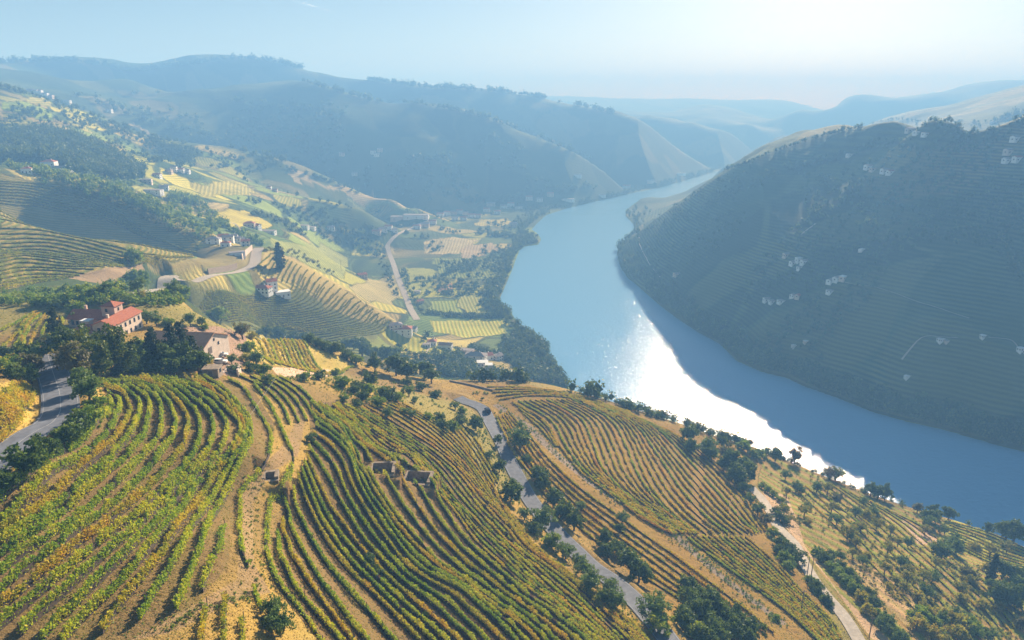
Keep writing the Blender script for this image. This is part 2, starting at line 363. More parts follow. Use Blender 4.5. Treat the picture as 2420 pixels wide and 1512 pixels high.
def leafmat(name, stops, rnd=.5, transl=.45, scale=.08):
    """colour runs along stops with a noise over the place and a random value per leaf"""
    t = NT(name); n1 = t.noise(scale, 3, .6)
    a = t.attr('tint', 'Fac'); f = t.math('ADD', t.math('MULTIPLY', n1, 1-rnd), t.math('MULTIPLY', a, rnd))
    c = t.ramp(f, stops); t.l(c, t.b.inputs['Base Color'])
    t.b.inputs['Roughness'].default_value = .6
    tr = t.n('ShaderNodeBsdfTranslucent'); t.l(t.mix(.35, c, (.30,.36,.03)), tr.inputs[0])
    mx = t.n('ShaderNodeMixShader'); mx.inputs[0].default_value = transl
    t.l(t.b.outputs[0], mx.inputs[1]); t.l(tr.outputs[0], mx.inputs[2]); t.l(mx.outputs[0], t.out.inputs[0])
    return t.m
M = {}
M['vine_green'] = leafmat('vine green', [(.22,(.08,.19,.006)),(.38,(.18,.33,.008)),(.54,(.44,.50,.010)),(.78,(.74,.58,.012))], .6)
M['vine_gold'] = leafmat('vine gold', [(.28,(.12,.20,.012)),(.42,(.42,.42,.018)),(.58,(.68,.48,.02)),(.74,(.64,.32,.02))])
M['vine_rust'] = leafmat('vine rust', [(.28,(.26,.28,.015)),(.42,(.60,.46,.02)),(.58,(.66,.36,.03)),(.76,(.54,.18,.025))])
M['vine_far'] = leafmat('vine far', [(.30,(.10,.15,.012)),(.5,(.26,.27,.02)),(.72,(.46,.34,.03))], .35, .45, .02)
M['oak'] = leafmat('dark oak leaves', [(.25,(.022,.055,.008)),(.5,(.06,.12,.012)),(.75,(.20,.25,.02))], .6, .25, .3)
M['olive'] = leafmat('olive leaves', [(.25,(.05,.10,.025)),(.5,(.12,.20,.04)),(.75,(.28,.33,.06))], .6, .25, .3)
M['bush'] = leafmat('bush leaves', [(.25,(.06,.14,.008)),(.5,(.17,.27,.014)),(.75,(.42,.42,.02))], .6, .35, .3)
M['conifer'] = leafmat('conifer needles', [(.25,(.008,.022,.008)),(.5,(.016,.04,.012)),(.75,(.04,.07,.015))], .6, .12, .3)
M['yew'] = leafmat('golden conifer leaves', [(.25,(.02,.05,.006)),(.5,(.07,.12,.008)),(.75,(.26,.24,.012))], .6, .2, .3)
M['almond'] = leafmat('almond leaves', [(.25,(.09,.12,.015)),(.5,(.24,.22,.025)),(.75,(.42,.26,.03))], .6, .45, .3)
M['yellow'] = leafmat('yellow leaves', [(.25,(.14,.15,.01)),(.5,(.34,.30,.015)),(.75,(.50,.30,.02))], .6, .45, .3)
M['brown'] = leafmat('brownish leaves', [(.25,(.05,.05,.02)),(.5,(.12,.10,.04)),(.75,(.22,.16,.06))], .6, .3, .3)
M['wood'] = leafmat('woodland leaves', [(.25,(.02,.05,.010)),(.5,(.055,.11,.015)),(.75,(.17,.20,.02))], .55, .2, .03)
M['bark'] = plain('bark', (.09,.065,.045), .95, .3, 3)
M['asphalt'] = plain('asphalt', (.15,.155,.17), .8, .25, .6)
M['gravel'] = plain('gravel', (.42,.36,.28), .95, .2, .8)
M['paint'] = plain('road paint', (.38,.38,.37), .7, .2, 2)
M['white'] = plain('white render', (.78,.76,.72), .8, .08, .8)
M['cream'] = plain('cream render', (.66,.52,.40), .85, .12, .8)
M['pink'] = plain('pink render', (.60,.42,.32), .85, .14, .6)
M['glass'] = plain('dark glass', (.03,.035,.045), .25, .2, 2)
M['shutter'] = plain('shutter', (.18,.14,.11), .7, .2, 2)
M['stone'] = plain('field stone', (.30,.23,.16), .95, .35, 1.2)
M['concrete'] = plain('concrete', (.28,.26,.24), .9, .15, 1)
M['pole'] = plain('pole wood', (.20,.17,.14), .9, .2, 3)
M['wire'] = plain('wire', (.30,.30,.28), .5, .1, 3)
M['carpaint'] = plain('dark car paint', (.02,.025,.035), .3, .1, 2)
M['tyre'] = plain('tyre', (.02,.02,.02), .9, .1, 2)
M['lamp'] = plain('lamp lens', (.5,.1,.08), .3, .1, 2)
def tiles(name, a, b):
    t = NT(name); n = t.noise(1.5, 5, .65); c = t.ramp(n, [(.3, a), (.7, b)])
    wv = t.n('ShaderNodeTexWave', wave_type='BANDS', bands_direction='X'); wv.inputs['Scale'].default_value = 1.1
    co = t.n('ShaderNodeTexCoord'); t.l(co.outputs['Object'], wv.inputs['Vector'])
    c = t.mix(t.math('MULTIPLY', wv.outputs['Fac'], .35), c, tuple(x*.55 for x in a)); t.l(c, t.b.inputs['Base Color']); t.bump(wv.outputs['Fac'], .6, .08); return t.m
M['tiles'] = tiles('clay tiles', (.38,.11,.055), (.55,.20,.10))
M['oldtiles'] = tiles('old tiles', (.44,.23,.13), (.60,.34,.20))
M['greytiles'] = tiles('grey tiles', (.28,.24,.22), (.42,.36,.32))
# ground
def ground_mat():
    t = NT('ground'); a = t.attr('ga'); b = t.attr('gb'); ph = t.attr('row', 'Fac'); near = t.attr('rough', 'Fac')
    wob = t.noise(.05, 2)
    s = t.math('SINE', t.math('ADD', t.math('MULTIPLY', ph, 6.28318), t.math('MULTIPLY', wob, 1.6)))
    n1 = t.noise(.35, 6, .7); n2 = t.noise(.02, 5, .6); n3 = t.noise(1.7, 4, .7)
    s2 = t.math('ADD', s, t.math('MULTIPLY', t.math('SUBTRACT', n1, .5), 2.2))
    amp = t.attr('rough', 'Fac'); f = t.math('ADD', t.math('MULTIPLY', t.math('MULTIPLY', s2, .8), amp), .5, True)
    c = t.mix(f, a, b)
    v = t.math('ADD', t.math('MULTIPLY', n1, .9), t.math('MULTIPLY', n2, .9)); v = t.math('ADD', v, t.math('MULTIPLY', n3, .5))
    g = t.ramp(v, [(.75,(.55,.56,.55)), (1.15,(1,1,1)), (1.55,(1.5,1.42,1.3))])
    t.l(t.mix(1.0, c, g, 'MULTIPLY'), t.b.inputs['Base Color'])
    h = t.math('ADD', t.math('MULTIPLY', n1, 1.2), t.math('MULTIPLY', n3, .5)); h = t.math('ADD', h, t.math('MULTIPLY', t.math('MULTIPLY', s, amp), .4))
    t.bump(h, .8, .9); t.b.inputs['Specular IOR Level'].default_value = .05
    return t.m
M['ground'] = ground_mat()
# ------------------------------------------------------------------ painting the land cover (colours of soil, grass and crops, some with shade painted in)
NSO = (.33,.20,.105)
zone_near = np.zeros((NA, NR))
def base_cover():
    n1 = fbm(GX, GY, 260, 4, 31); n2 = fbm(GX, GY, 90, 3, 37); n3 = fbm(GX, GY, 30, 3, 41)
    scrub = np.array((.030,.055,.016)); olive = np.array((.070,.090,.024)); dry = np.array((.26,.19,.07)); gold = np.array((.30,.25,.05)); soil = np.array(NSO)
    def L(f, a, b): f = np.clip(f, 0, 1)[...,None]; return a*(1-f)+b*f
    A = L(n2*2.2+.5, scrub, olive); A = L((n1-.12)*5, A, dry*.8+olive*.2); A = L((n2*.6+n3*.6-.25)*5, A, gold*.7)
    B = L(n1*2+.5, scrub*.8, olive*.8)
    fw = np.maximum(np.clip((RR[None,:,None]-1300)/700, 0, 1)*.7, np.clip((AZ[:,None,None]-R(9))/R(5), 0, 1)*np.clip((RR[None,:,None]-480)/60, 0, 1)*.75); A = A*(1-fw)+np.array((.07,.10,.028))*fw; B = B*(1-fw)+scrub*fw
    # the near hill: dry grass and bare earth
    nearm = np.clip((430-RR[None]+60*n1)/60, 0, 1)*np.clip((H-55)/12, 0, 1)
    S = L(n3*1.6+.5, np.array((.19,.13,.045)), np.array((.28,.19,.05))); S = L((n2-.05)*4, S, np.array((.20,.17,.05)))
    A = A*(1-nearm[...,None])+S*nearm[...,None]; B = B*(1-nearm[...,None])+(S*.85)*nearm[...,None]
    return A, B, nearm
GA, GB, NEARM = base_cover()
def patches():
    """plots of vines, orchard and grass with hedged borders over the left bank; fainter terraces over the right hill"""
    global GA, GB
    wx = GX+fbm(GX, GY, 130, 3, 101)*45; wy = GY+fbm(GX, GY, 130, 3, 102)*45
    def cells(sx, sy, rot, s):
        x, y = (wx*math.cos(rot)+wy*math.sin(rot))/sx, (-wx*math.sin(rot)+wy*math.cos(rot))/sy; i0 = np.floor(x).astype(np.int64); j0 = np.floor(y).astype(np.int64)
        f1 = np.full(x.shape, 9.); f2 = f1.copy(); cid = np.zeros(x.shape, np.int64)
        for di in (-1, 0, 1):
            for dj in (-1, 0, 1):
                i, j = i0+di, j0+dj; d = np.hypot(i+.15+.7*_h(i, j, s)-x, j+.15+.7*_h(i, j, s+7)-y); b = d < f1
                f2 = np.where(b, f1, np.minimum(f2, d)); cid = np.where(b, i*7919+j*104729, cid); f1 = np.where(b, d, f1)
        return cid, f2-f1
    cid, edge = cells(95, 62, .4, 5)
    k = _h(cid, cid*3+1, 9); k2 = _h(cid, cid*5+2, 11)
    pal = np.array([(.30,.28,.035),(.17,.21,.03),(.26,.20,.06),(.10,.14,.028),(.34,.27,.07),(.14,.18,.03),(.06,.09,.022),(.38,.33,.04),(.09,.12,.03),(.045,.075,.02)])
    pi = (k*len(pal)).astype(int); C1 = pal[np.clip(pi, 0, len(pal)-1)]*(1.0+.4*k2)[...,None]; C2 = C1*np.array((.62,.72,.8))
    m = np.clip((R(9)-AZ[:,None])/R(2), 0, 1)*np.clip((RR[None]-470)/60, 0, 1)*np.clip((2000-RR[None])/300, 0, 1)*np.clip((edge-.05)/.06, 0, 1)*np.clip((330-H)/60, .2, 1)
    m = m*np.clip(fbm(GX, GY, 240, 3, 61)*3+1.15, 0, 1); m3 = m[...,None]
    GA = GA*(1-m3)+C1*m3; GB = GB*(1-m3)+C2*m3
    ang = k2*3.14; r1 = (GX*np.cos(ang)+GY*np.sin(ang))/(5.0+3*k)
    # far and right hills: darker plots
    cid2, e2 = cells(150, 80, -.5, 25); k3 = _h(cid2, cid2*3+1, 19); pal2 = np.array([(.035,.06,.018),(.06,.085,.022),(.11,.12,.03),(.045,.07,.02),(.16,.14,.045),(.03,.05,.018),(.08,.10,.025),(.05,.08,.02)])
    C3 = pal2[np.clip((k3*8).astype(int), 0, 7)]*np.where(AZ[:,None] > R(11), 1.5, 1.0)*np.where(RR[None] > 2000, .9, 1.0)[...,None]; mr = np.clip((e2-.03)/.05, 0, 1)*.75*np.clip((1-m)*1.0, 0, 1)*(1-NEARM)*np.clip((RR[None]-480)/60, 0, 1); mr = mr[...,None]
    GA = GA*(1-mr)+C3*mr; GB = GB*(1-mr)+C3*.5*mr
    return m, r1
PM, PROW = patches()
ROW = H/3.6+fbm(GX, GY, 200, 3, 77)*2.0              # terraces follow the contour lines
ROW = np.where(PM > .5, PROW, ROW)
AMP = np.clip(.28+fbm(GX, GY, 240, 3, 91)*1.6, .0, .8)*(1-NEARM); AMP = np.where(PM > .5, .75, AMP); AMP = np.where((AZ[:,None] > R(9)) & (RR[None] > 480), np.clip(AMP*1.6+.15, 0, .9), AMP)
EN1 = fbm(GX, GY, 40, 3, 201)*np.clip(RR[None]/900, .25, 1)*.012; EN2 = fbm(GX, GY, 40, 3, 202)*np.clip(RR[None]/900, .25, 1)*.02
def poly_px(pts, sub=6):
    q = []
    for i in range(len(pts)):
        p0 = pts[i]; p1 = pts[(i+1) % len(pts)]
        q += [(p0[0]+(p1[0]-p0[0])*k/sub, p0[1]+(p1[1]-p0[1])*k/sub) for k in range(sub)]
    return hits(q)
_ai = (np.arctan2(GX, GY)); _li = np.broadcast_to(LR[None], GX.shape)
def region(P):
    pa = np.arctan2(P[:,0], P[:,1]); pl = np.log(np.hypot(P[:,0], P[:,1]))
    i0, i1 = np.searchsorted(AZ, pa.min()), np.searchsorted(AZ, pa.max())+1; j0, j1 = np.searchsorted(LR, pl.min()), np.searchsorted(LR, pl.max())+1
    s = (slice(i0, i1), slice(j0, j1)); return s, inside(_ai[s]+EN1[s], _li[s]+EN2[s], list(zip(pa, pl)))
def paint(pts, a, b=None, ang=None, sp=3.0, zstep=None, jag=.25):
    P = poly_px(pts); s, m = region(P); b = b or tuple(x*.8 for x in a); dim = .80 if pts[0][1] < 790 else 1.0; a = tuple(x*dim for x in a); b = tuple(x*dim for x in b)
    nz = fbm(GX[s], GY[s], 22, 3, 55)[...,None]*jag+1
    GA[s] = np.where(m[...,None], np.array(a)*nz, GA[s]); GB[s] = np.where(m[...,None], np.array(b)*nz, GB[s])
    if ang is not None: ph = (GX[s]*math.cos(R(ang))+GY[s]*math.sin(R(ang)))/sp; ROW[s] = np.where(m, ph, ROW[s])
    elif zstep: ROW[s] = np.where(m, H[s]/zstep, ROW[s])
    AMP[s] = np.where(m, .9 if (ang is not None or zstep) else .15, AMP[s])
YG = (.30,.28,.035); GR = (.10,.17,.02); OL = (.15,.16,.03); DR = (.38,.26,.10); DK = (.03,.055,.018)
exec_paint = [
 # upper left hill fields
 ([(0,232),(60,238),(120,262),(110,290),(50,275),(0,262)], (.26,.33,.035), (.20,.27,.03), None, 3, 4),
 ([(0,268),(50,280),(85,300),(60,306),(0,304)], (.36,.33,.04), (.26,.25,.03), None, 3, 4),
 ([(50,222),(100,228),(120,248),(60,240)], (.36,.32,.06), (.25,.25,.05), None, 3, 4),
 ([(85,292),(130,308),(110,310)], (.42,.32,.14), None, None, 3, 4),
 ([(230,330),(290,345),(292,352),(240,342)], (.45,.36,.12), None, None, 3, 4),
 ([(170,285),(215,300),(210,312),(165,298)], (.36,.34,.07), None, None, 3, 4),
 ([(300,292),(420,328),(425,337),(380,330),(310,303)], (.52,.42,.20), None, None, 3, 4),
 ([(360,325),(440,333),(430,345),(365,338)], (.22,.26,.05), None, None, 3, 4),
 ([(585,368),(600,378),(640,392),(630,394)], (.30,.28,.10), None, None, 3, 4),
 ([(680,412),(760,430),(850,455),(985,495),(900,485),(800,455),(690,425)], (.52,.40,.18), (.4,.32,.13), None, 3, 4),
 ([(820,470),(880,478),(985,500),(930,506),(850,488)], (.34,.36,.10), (.26,.28,.08), None, 3, 4),
 # middle fields
 ([(450,440),(490,428),(540,430),(600,447),(620,460),(560,466),(470,462)], (.42,.38,.07), (.30,.28,.05), 20, 6, None),
 ([(500,500),(560,492),(620,512),(640,530),(600,540),(510,528)], (.52,.44,.05), (.40,.35,.05), 60, 8, None),
 ([(460,470),(530,480),(540,492),(480,490)], (.44,.36,.14), None, None, 3, 3),
 ([(250,345),(310,355),(290,362)], (.40,.34,.10), None, None, 3, 4),
 ([(310,440),(430,448),(440,475),(340,470)], (.34,.34,.08), None, None, 3, 3),
 ([(350,500),(430,520),(520,560),(600,575),(560,585),(480,575),(400,545),(330,505)], (.36,.27,.07), (.20,.20,.045), None, 3, 3),
 ([(640,565),(760,580),(820,610),(800,650),(720,620),(650,590)], (.30,.32,.07), (.19,.22,.045), 35, 5, None),
 ([(800,548),(870,545),(872,556),(810,560)], (.50,.46,.06), (.36,.36,.05), 0, 6, None),
 ([(835,580),(905,575),(900,605),(830,600)], (.46,.42,.06), (.32,.33,.05), 0, 6, None),
 ([(1130,518),(1200,516),(1225,528),(1170,538),(1120,530)], (.48,.38,.08), (.36,.34,.06), 0, 6, None),
 ([(1000,570),(1060,562),(1130,565),(1120,590),(1060,602),(1010,600)], (.46,.38,.16), (.40,.34,.14), 0, 6, None),
 ([(1080,585),(1160,575),(1180,595),(1100,612)], (.42,.32,.16), (.38,.3,.14), 0, 6, None),
 ([(945,632),(1000,632),(1032,645),(1028,690),(970,690),(950,660)], (.42,.40,.08), (.20,.25,.04), 80, 7, None),
 ([(820,670),(935,650),(950,690),(930,715),(840,705)], (.44,.34,.15), (.20,.22,.05), 65, 7, None),
 ([(1010,712),(1080,708),(1095,742),(1015,745)], (.28,.32,.05), (.20,.26,.04), 10, 5, None),
 ([(1075,672),(1150,672),(1185,735),(1165,745),(1100,742),(1080,705)], (.34,.33,.06), (.26,.28,.04), 10, 5, None),
 ([(1035,672),(1068,668),(1068,690),(1035,690)], (.42,.26,.14), None, 10, 5, None),
 ([(1010,752),(1190,752),(1205,785),(1090,798),(1030,785)], (.50,.45,.06), (.34,.38,.04), 10, 5, None),
 ([(1020,610),(1190,610),(1170,660),(1040,660)], (.24,.28,.06), (.14,.18,.04), 10, 5, None),
 # left slope
 ([(0,420),(60,425),(200,450),(300,490),(420,550),(480,590),(440,612),(340,618),(200,650),(120,662),(0,688)], (.24,.19,.045), (.12,.13,.025), None, 3, 1.5),
 ([(490,585),(560,590),(596,600),(590,625),(540,640),(470,636),(350,640),(350,622),(450,612)], (.20,.19,.06), (.2,.15,.07), None, 3, None),
 ([(150,655),(260,632),(340,612),(345,640),(310,655),(240,672)], (.26,.19,.11), (.22,.16,.09), None, 3, None),
 # dark slope and golden nose
 ([(440,690),(600,690),(700,690),(780,735),(900,762),(925,770),(880,800),(700,800),(560,775),(470,735)], (.15,.15,.04), (.09,.11,.03), None, 3, None),
 ([(600,610),(650,596),(700,612),(780,662),(880,722),(925,755),(905,765),(800,735),(700,680),(620,640)], (.40,.29,.10), (.30,.26,.07), None, 3, None),
 # near hill; vineyard soil browns darkened for the shade between rows
 ([(230,900),(400,892),(520,892),(600,920),(650,1000),(630,1090),(575,1150),(560,1200),(545,1260),(540,1340),(470,1420),(380,1480),(300,1525),(-250,1525),(-250,1260),(0,1190),(120,1090),(220,1020),(262,950)], (.15,.09,.045), (.12,.10,.025), None, 3, None),
 ([(730,950),(800,950),(870,960),(960,1010),(1040,1075),(1150,1190),(1310,1345),(1500,1525),(760,1525),(655,1390),(645,1290),(670,1180),(720,1110),(735,1030)], (.155,.092,.045), (.13,.10,.028), None, 3, None),
 ([(570,800),(640,797),(720,812),(800,842),(840,870),(780,885),(700,868),(640,862),(590,840)], (.40,.28,.08), (.30,.26,.05), None, 3, None),
 ([(640,868),(760,872),(820,884),(760,892),(660,890)], (.50,.34,.24), None, None, 3, None),
 ([(400,775),(510,768),(580,790),(575,880),(540,890),(500,880),(505,800),(440,795)], (.30,.20,.14), None, None, 3, None),
 ([(1090,905),(1250,908),(1500,973),(1800,1067),(1780,1150),(1850,1250),(1990,1512),(1650,1512),(1480,1350),(1300,1200),(1150,975)], (.21,.12,.035), (.17,.125,.025), None, 3, None),
 ([(1180,955),(1258,1008),(1328,1078),(1398,1137),(1598,1259),(1698,1349),(1858,1474),(1846,1478),(1690,1358),(1588,1270),(1390,1145),(1318,1086),(1246,1016),(1165,958)], (.19,.15,.115), None, None, 3, None),
  ([(1800,1075),(1900,1110),(2100,1190),(2230,1225),(2430,1300),(2430,1525),(2060,1525),(1930,1345),(1850,1240),(1790,1150)], (.16,.17,.025), (.22,.145,.045), None, 3, 2.4),
 ([(1800,1160),(1860,1170),(1885,1230),(1900,1290),(1980,1400),(2100,1512),(2060,1512),(1940,1350),(1850,1240)], (.36,.25,.15), None, None, 3, None),
 ([(2000,1320),(2080,1350),(2170,1420),(2230,1500),(2150,1490),(2060,1400)], (.30,.20,.10), (.24,.18,.07), None, 3, 2),
 ([(2130,1230),(2210,1260),(2230,1290),(2170,1285)], (.34,.24,.16), None, None, 3, None),
 ([(2230,1225),(2330,1245),(2430,1275),(2430,1350),(2330,1330),(2250,1280)], (.24,.27,.04), (.34,.30,.05), None, 3, None),
 ([(0,905),(60,905),(95,930),(100,970),(60,1020),(0,1060)], (.46,.30,.08), (.36,.27,.06), None, 3, None),
 ([(690,940),(715,945),(725,990),(700,1080),(640,1120),(600,1190),(600,1330),(640,1400),(560,1420),(420,1490),(330,1512),(310,1512),(440,1440),(560,1370),(572,1280),(560,1180),(600,1120),(660,1060),(700,1000)], (.23,.15,.08), (.16,.12,.05), None, 3, None),
  # right hill terraces and clearings, darkened in colour to mimic a shaded upper slope
 ([(1950,330),(2100,290),(2330,290),(2340,350),(2150,345),(2000,375),(1900,395)], (.09,.11,.03), (.06,.08,.025), None, 3, 9),
]
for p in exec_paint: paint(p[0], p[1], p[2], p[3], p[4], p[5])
# stone basins sunk into the slope
PITS = []
for (c, wx, wy, rz, dp) in (((903,1109), 6.2, 6.0, 4, 3.2), ((986,1130), 7.4, 6.2, -6, 3.4), ((638,1127), 2.6, 3.0, 15, 2.2)):
    p = hit(*c); x, y = GX-p[0], GY-p[1]; lx = x*math.cos(R(rz))+y*math.sin(R(rz)); ly = -x*math.sin(R(rz))+y*math.cos(R(rz))
    m = (np.abs(lx) < wx/2) & (np.abs(ly) < wy/2); top = p[2]+.5; PITS.append((p, wx, wy, rz, dp, top))
    H[m] = top-dp
    ring = (np.abs(lx) < wx/2+2.5) & (np.abs(ly) < wy/2+2.5) & ~m; H[ring] = H[ring]*.35+(top-.25)*.65
# ------------------------------------------------------------------ terrain mesh
def terrain():
    V = np.stack([GX, GY, H], -1).reshape(-1, 3)
    i = np.arange(NA-1)[:,None]*NR+np.arange(NR-1)[None]
    Q = np.stack([i, i+NR, i+NR+1, i+1], -1).reshape(-1, 4)[:, ::-1]
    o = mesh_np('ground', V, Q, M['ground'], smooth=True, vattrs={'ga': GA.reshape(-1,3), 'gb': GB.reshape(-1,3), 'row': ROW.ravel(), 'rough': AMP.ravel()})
    props(o, 'hills, slopes and valley floor with fields and scrub', 'ground', kind='structure')
terrain()
# water
def water():
    t = NT('water'); t.b.inputs['Base Color'].default_value = (.19,.42,.66,1); t.b.inputs['IOR'].default_value = 1.33  # light blue base colour stands in for the reflected sky
    t.b.inputs['Roughness'].default_value = .20; t.b.inputs['Specular IOR Level'].default_value = .5
    mp = t.n('ShaderNodeMapping'); mp.inputs['Scale'].default_value = (1, 1.5, 1); t.l(t.pos(), mp.inputs[0])
    n = t.noise(.16, 6, .7, mp.outputs[0]); n2 = t.noise(.012, 3, .6, mp.outputs[0], 1.5)
    t.l(t.math('ADD', t.math('MULTIPLY', n2, .15), .06), t.b.inputs['Roughness'])
    t.bump(n, .7, .95)
    x0, x1, y0, y1 = -3000, 5000, 150, 9000
    nx, ny = 60, 60
    X, Y = np.meshgrid(np.linspace(x0, x1, nx), np.linspace(y0, y1, ny), indexing='ij')
    V = np.stack([X, Y, X*0], -1).reshape(-1, 3); i = np.arange(nx-1)[:,None]*ny+np.arange(ny-1)[None]
    o = mesh_np('river_water', V, np.stack([i, i+ny, i+ny+1, i+1], -1).reshape(-1,4), t.m)
    props(o, 'wide calm river winding through the valley', 'river', kind='structure')
water()
def haze():
    b = MB(); b.box(-7000, 7000, -300, 8000, -6, 520)
    m = bpy.data.materials.new('haze'); m.use_nodes = True; t = m.node_tree; t.nodes.clear()
    o_ = t.nodes.new('ShaderNodeOutputMaterial'); v = t.nodes.new('ShaderNodeVolumePrincipled')
    v.inputs['Color'].default_value = (.22,.50,.95,1); v.inputs['Absorption Color'].default_value = (.35,.35,.35,1); v.inputs['Density'].default_value = 0.00054; v.inputs['Anisotropy'].default_value = 0.05
    t.links.new(v.outputs[0], o_.inputs['Volume'])
    props(b.build('haze', m), 'pale blue morning haze filling the valley', 'haze', kind='stuff')
haze()
# roads as sheets a little above the graded ground
def strip(D, w, off=0.0, lift=.1):
    d = np.gradient(D[:,:2], axis=0); d /= np.linalg.norm(d, axis=1)[:,None]+1e-9; nrm = np.c_[-d[:,1], d[:,0]]
    cols = []
    for k in (-.5, -.17, .17, .5):
        q = D.copy(); q[:,:2] += nrm*(off+k*w); q[:,2] += lift; cols.append(q)
    V = np.stack(cols, 1).reshape(-1, 3); n = len(D); i = np.arange(n-1)[:,None]*4+np.arange(3)[None]
    return V, np.stack([i, i+1, i+5, i+4], -1).reshape(-1, 4)[:, ::-1]
def road(key, name, mat, label, lift=.1):
    r = ROADS[key]; V, Q = strip(r['D'], r['w'], 0, lift)
    props(mesh_np(name, V, Q, M[mat]), label, 'road', kind='structure')
road('hill', 'road_hill', 'asphalt', 'grey asphalt road curving down past the red roofed manor')
road('centre', 'road_lower', 'asphalt', 'grey asphalt road with a dark car between the vineyards')
road('track', 'track', 'gravel', 'pale gravel track below the right vineyard')
road('mid', 'road_middle', 'gravel', 'pale road leading to the white village', .15)
road('valley', 'road_valley', 'gravel', 'pale straight road crossing the valley floor', .2)
# ------------------------------------------------------------------ foliage geometry
def leaf_quads(C, size, rnd, up=.3):
    """one bent leaf-cluster quad at each centre"""
    n = len(C); a = rnd.normal(size=(n,3)); a /= np.linalg.norm(a, axis=1)[:,None]
    b = rnd.normal(size=(n,3)); b[:,2] += up; b -= (a*b).sum(1)[:,None]*a; b /= np.linalg.norm(b, axis=1)[:,None]+1e-9
    s = (size*rnd.uniform(.6, 1.35, n))[:,None]
    V = np.stack([C-a*s*.5, C+b*s*.38, C+a*s*.55, C-b*s*.38], 1).reshape(-1,3)
    return V, np.arange(n*4).reshape(-1,4)
def crown(rnd, rx, rz, cz, ncl, nleaf, size, flat=.0, core=.72, shape='round'):
    """leaf clumps on an uneven shell, plus an inner mass of leaves; returns verts, quads, tint"""
    C = []; tint = []
    ph = rnd.uniform(0, 6.28, 4)
    for i in range(ncl):
        d = rnd.normal(size=3); d /= np.linalg.norm(d)
        if d[2] < -.55: d[2] = -d[2]*.4
        th = math.atan2(d[1], d[0]); lump = 1+.13*math.sin(2*th+ph[0])+.10*math.sin(3*th+ph[1])+.10*math.sin(4*d[2]+ph[2])
        rr = rnd.uniform(.62, 1.0)*lump
        if shape == 'cone':
            zz = rnd.uniform(0, 1)**1.35; rad = (1-zz)**.8*rx*rnd.uniform(.55, 1.05)+.12*rx; c = np.array([d[0], d[1], 0]); c /= np.linalg.norm(c)+1e-6
            c = c*rad; c[2] = (zz-.5)*2*rz
        elif shape == 'spire':
            zz = rnd.uniform(0, 1); rad = rx*math.sin(min(1, (1-zz)*1.5+.05)*1.57)*min(1, zz*6+.5)*rnd.uniform(.5, 1); c = np.array([d[0], d[1], 0]); c /= np.linalg.norm(c)+1e-6; c = c*rad; c[2] = (zz-.5)*2*rz
        else: c = d*np.array([rx, rx, rz])*rr
        k = nleaf//ncl; cr_ = (rx*.27 if shape == 'round' else rx*.24)
        q = rnd.normal(size=(k,3)); q /= np.linalg.norm(q, axis=1)[:,None]; q = c+q*cr_*rnd.uniform(.35, 1.1, (k,1))*np.array([1,1,.8])
        C.append(q); tint.append(np.clip(rnd.normal(.5, .16)+rnd.normal(0, .12, k), 0, 1))
    C = np.concatenate(C); tint = np.concatenate(tint); C[:,2] += cz
    C[:,2] = np.maximum(C[:,2], cz-rz*.92)
    V, Q = leaf_quads(C, size, rnd)
    # dark inner mass of crossing large leaves so that the crown is not see-through
    n = 14 if nleaf < 900 and shape == 'round' else 60; q = rnd.normal(size=(n,3)); q /= np.linalg.norm(q, axis=1)[:,None]
    if shape == 'round': q = q*np.array([rx,rx,rz])*core*rnd.uniform(.2,.85,(n,1))
    elif shape == 'cone': zz = rnd.uniform(0,.8,n); q[:,:2] *= (rx*(1-zz)*.45)[:,None]; q[:,2] = (zz-.5)*2*rz
    else: zz = rnd.uniform(0,.9,n); q[:,:2] *= rx*.45; q[:,2] = (zz-.5)*2*rz
    q[:,2] += cz; V2, Q2 = leaf_quads(q, rx*(.55 if shape == 'round' else .4), rnd)
    if shape != 'round':          # close-packed heart of the crown
        k = 9; hz = np.linspace(-.96, .9 if shape == 'cone' else .96, 9)
        pr = [(1-(h+1)/2)**.9*rx*.55+.02 if shape == 'cone' else rx*.62*math.sin(min(1, (1-(h+1)/2)*1.5+.04)*1.57)*min(1, (h+1)*3+.3) for h in hz]
        V3 = np.array([(p*math.cos(6.283*i/k)*rnd.uniform(.8, 1.15), p*math.sin(6.283*i/k)*rnd.uniform(.8, 1.15), h*rz+cz) for h, p in zip(hz, pr) for i in range(k)])
        Q3 = np.array([(a*k+i, a*k+(i+1) % k, (a+1)*k+(i+1) % k, (a+1)*k+i) for a in range(8) for i in range(k)])
        Q2 = np.concatenate([Q2, Q3+len(V2)]); V2 = np.concatenate([V2, V3])
    return np.concatenate([V, V2]), np.concatenate([Q, Q2+len(V)]), np.concatenate([tint, np.full(len(Q2), .42)])
def trunk_mb(rnd, h, r, spread, fork=3):
    b = MB(); b.tube([(0,0,-.6),(0,0,h*.35),(rnd.uniform(-.1,.1),rnd.uniform(-.1,.1),h*.7)], [r*1.3, r, r*.8], 7)
    for k in range(fork):
        a = 6.28*k/fork+rnd.uniform(-.4,.4)
        b.tube([(0,0,h*.55),(math.cos(a)*spread*.4, math.sin(a)*spread*.4, h*.95),(math.cos(a)*spread*.75, math.sin(a)*spread*.75, h*1.35)], [r*.6, r*.4, r*.15], 5)
    return b
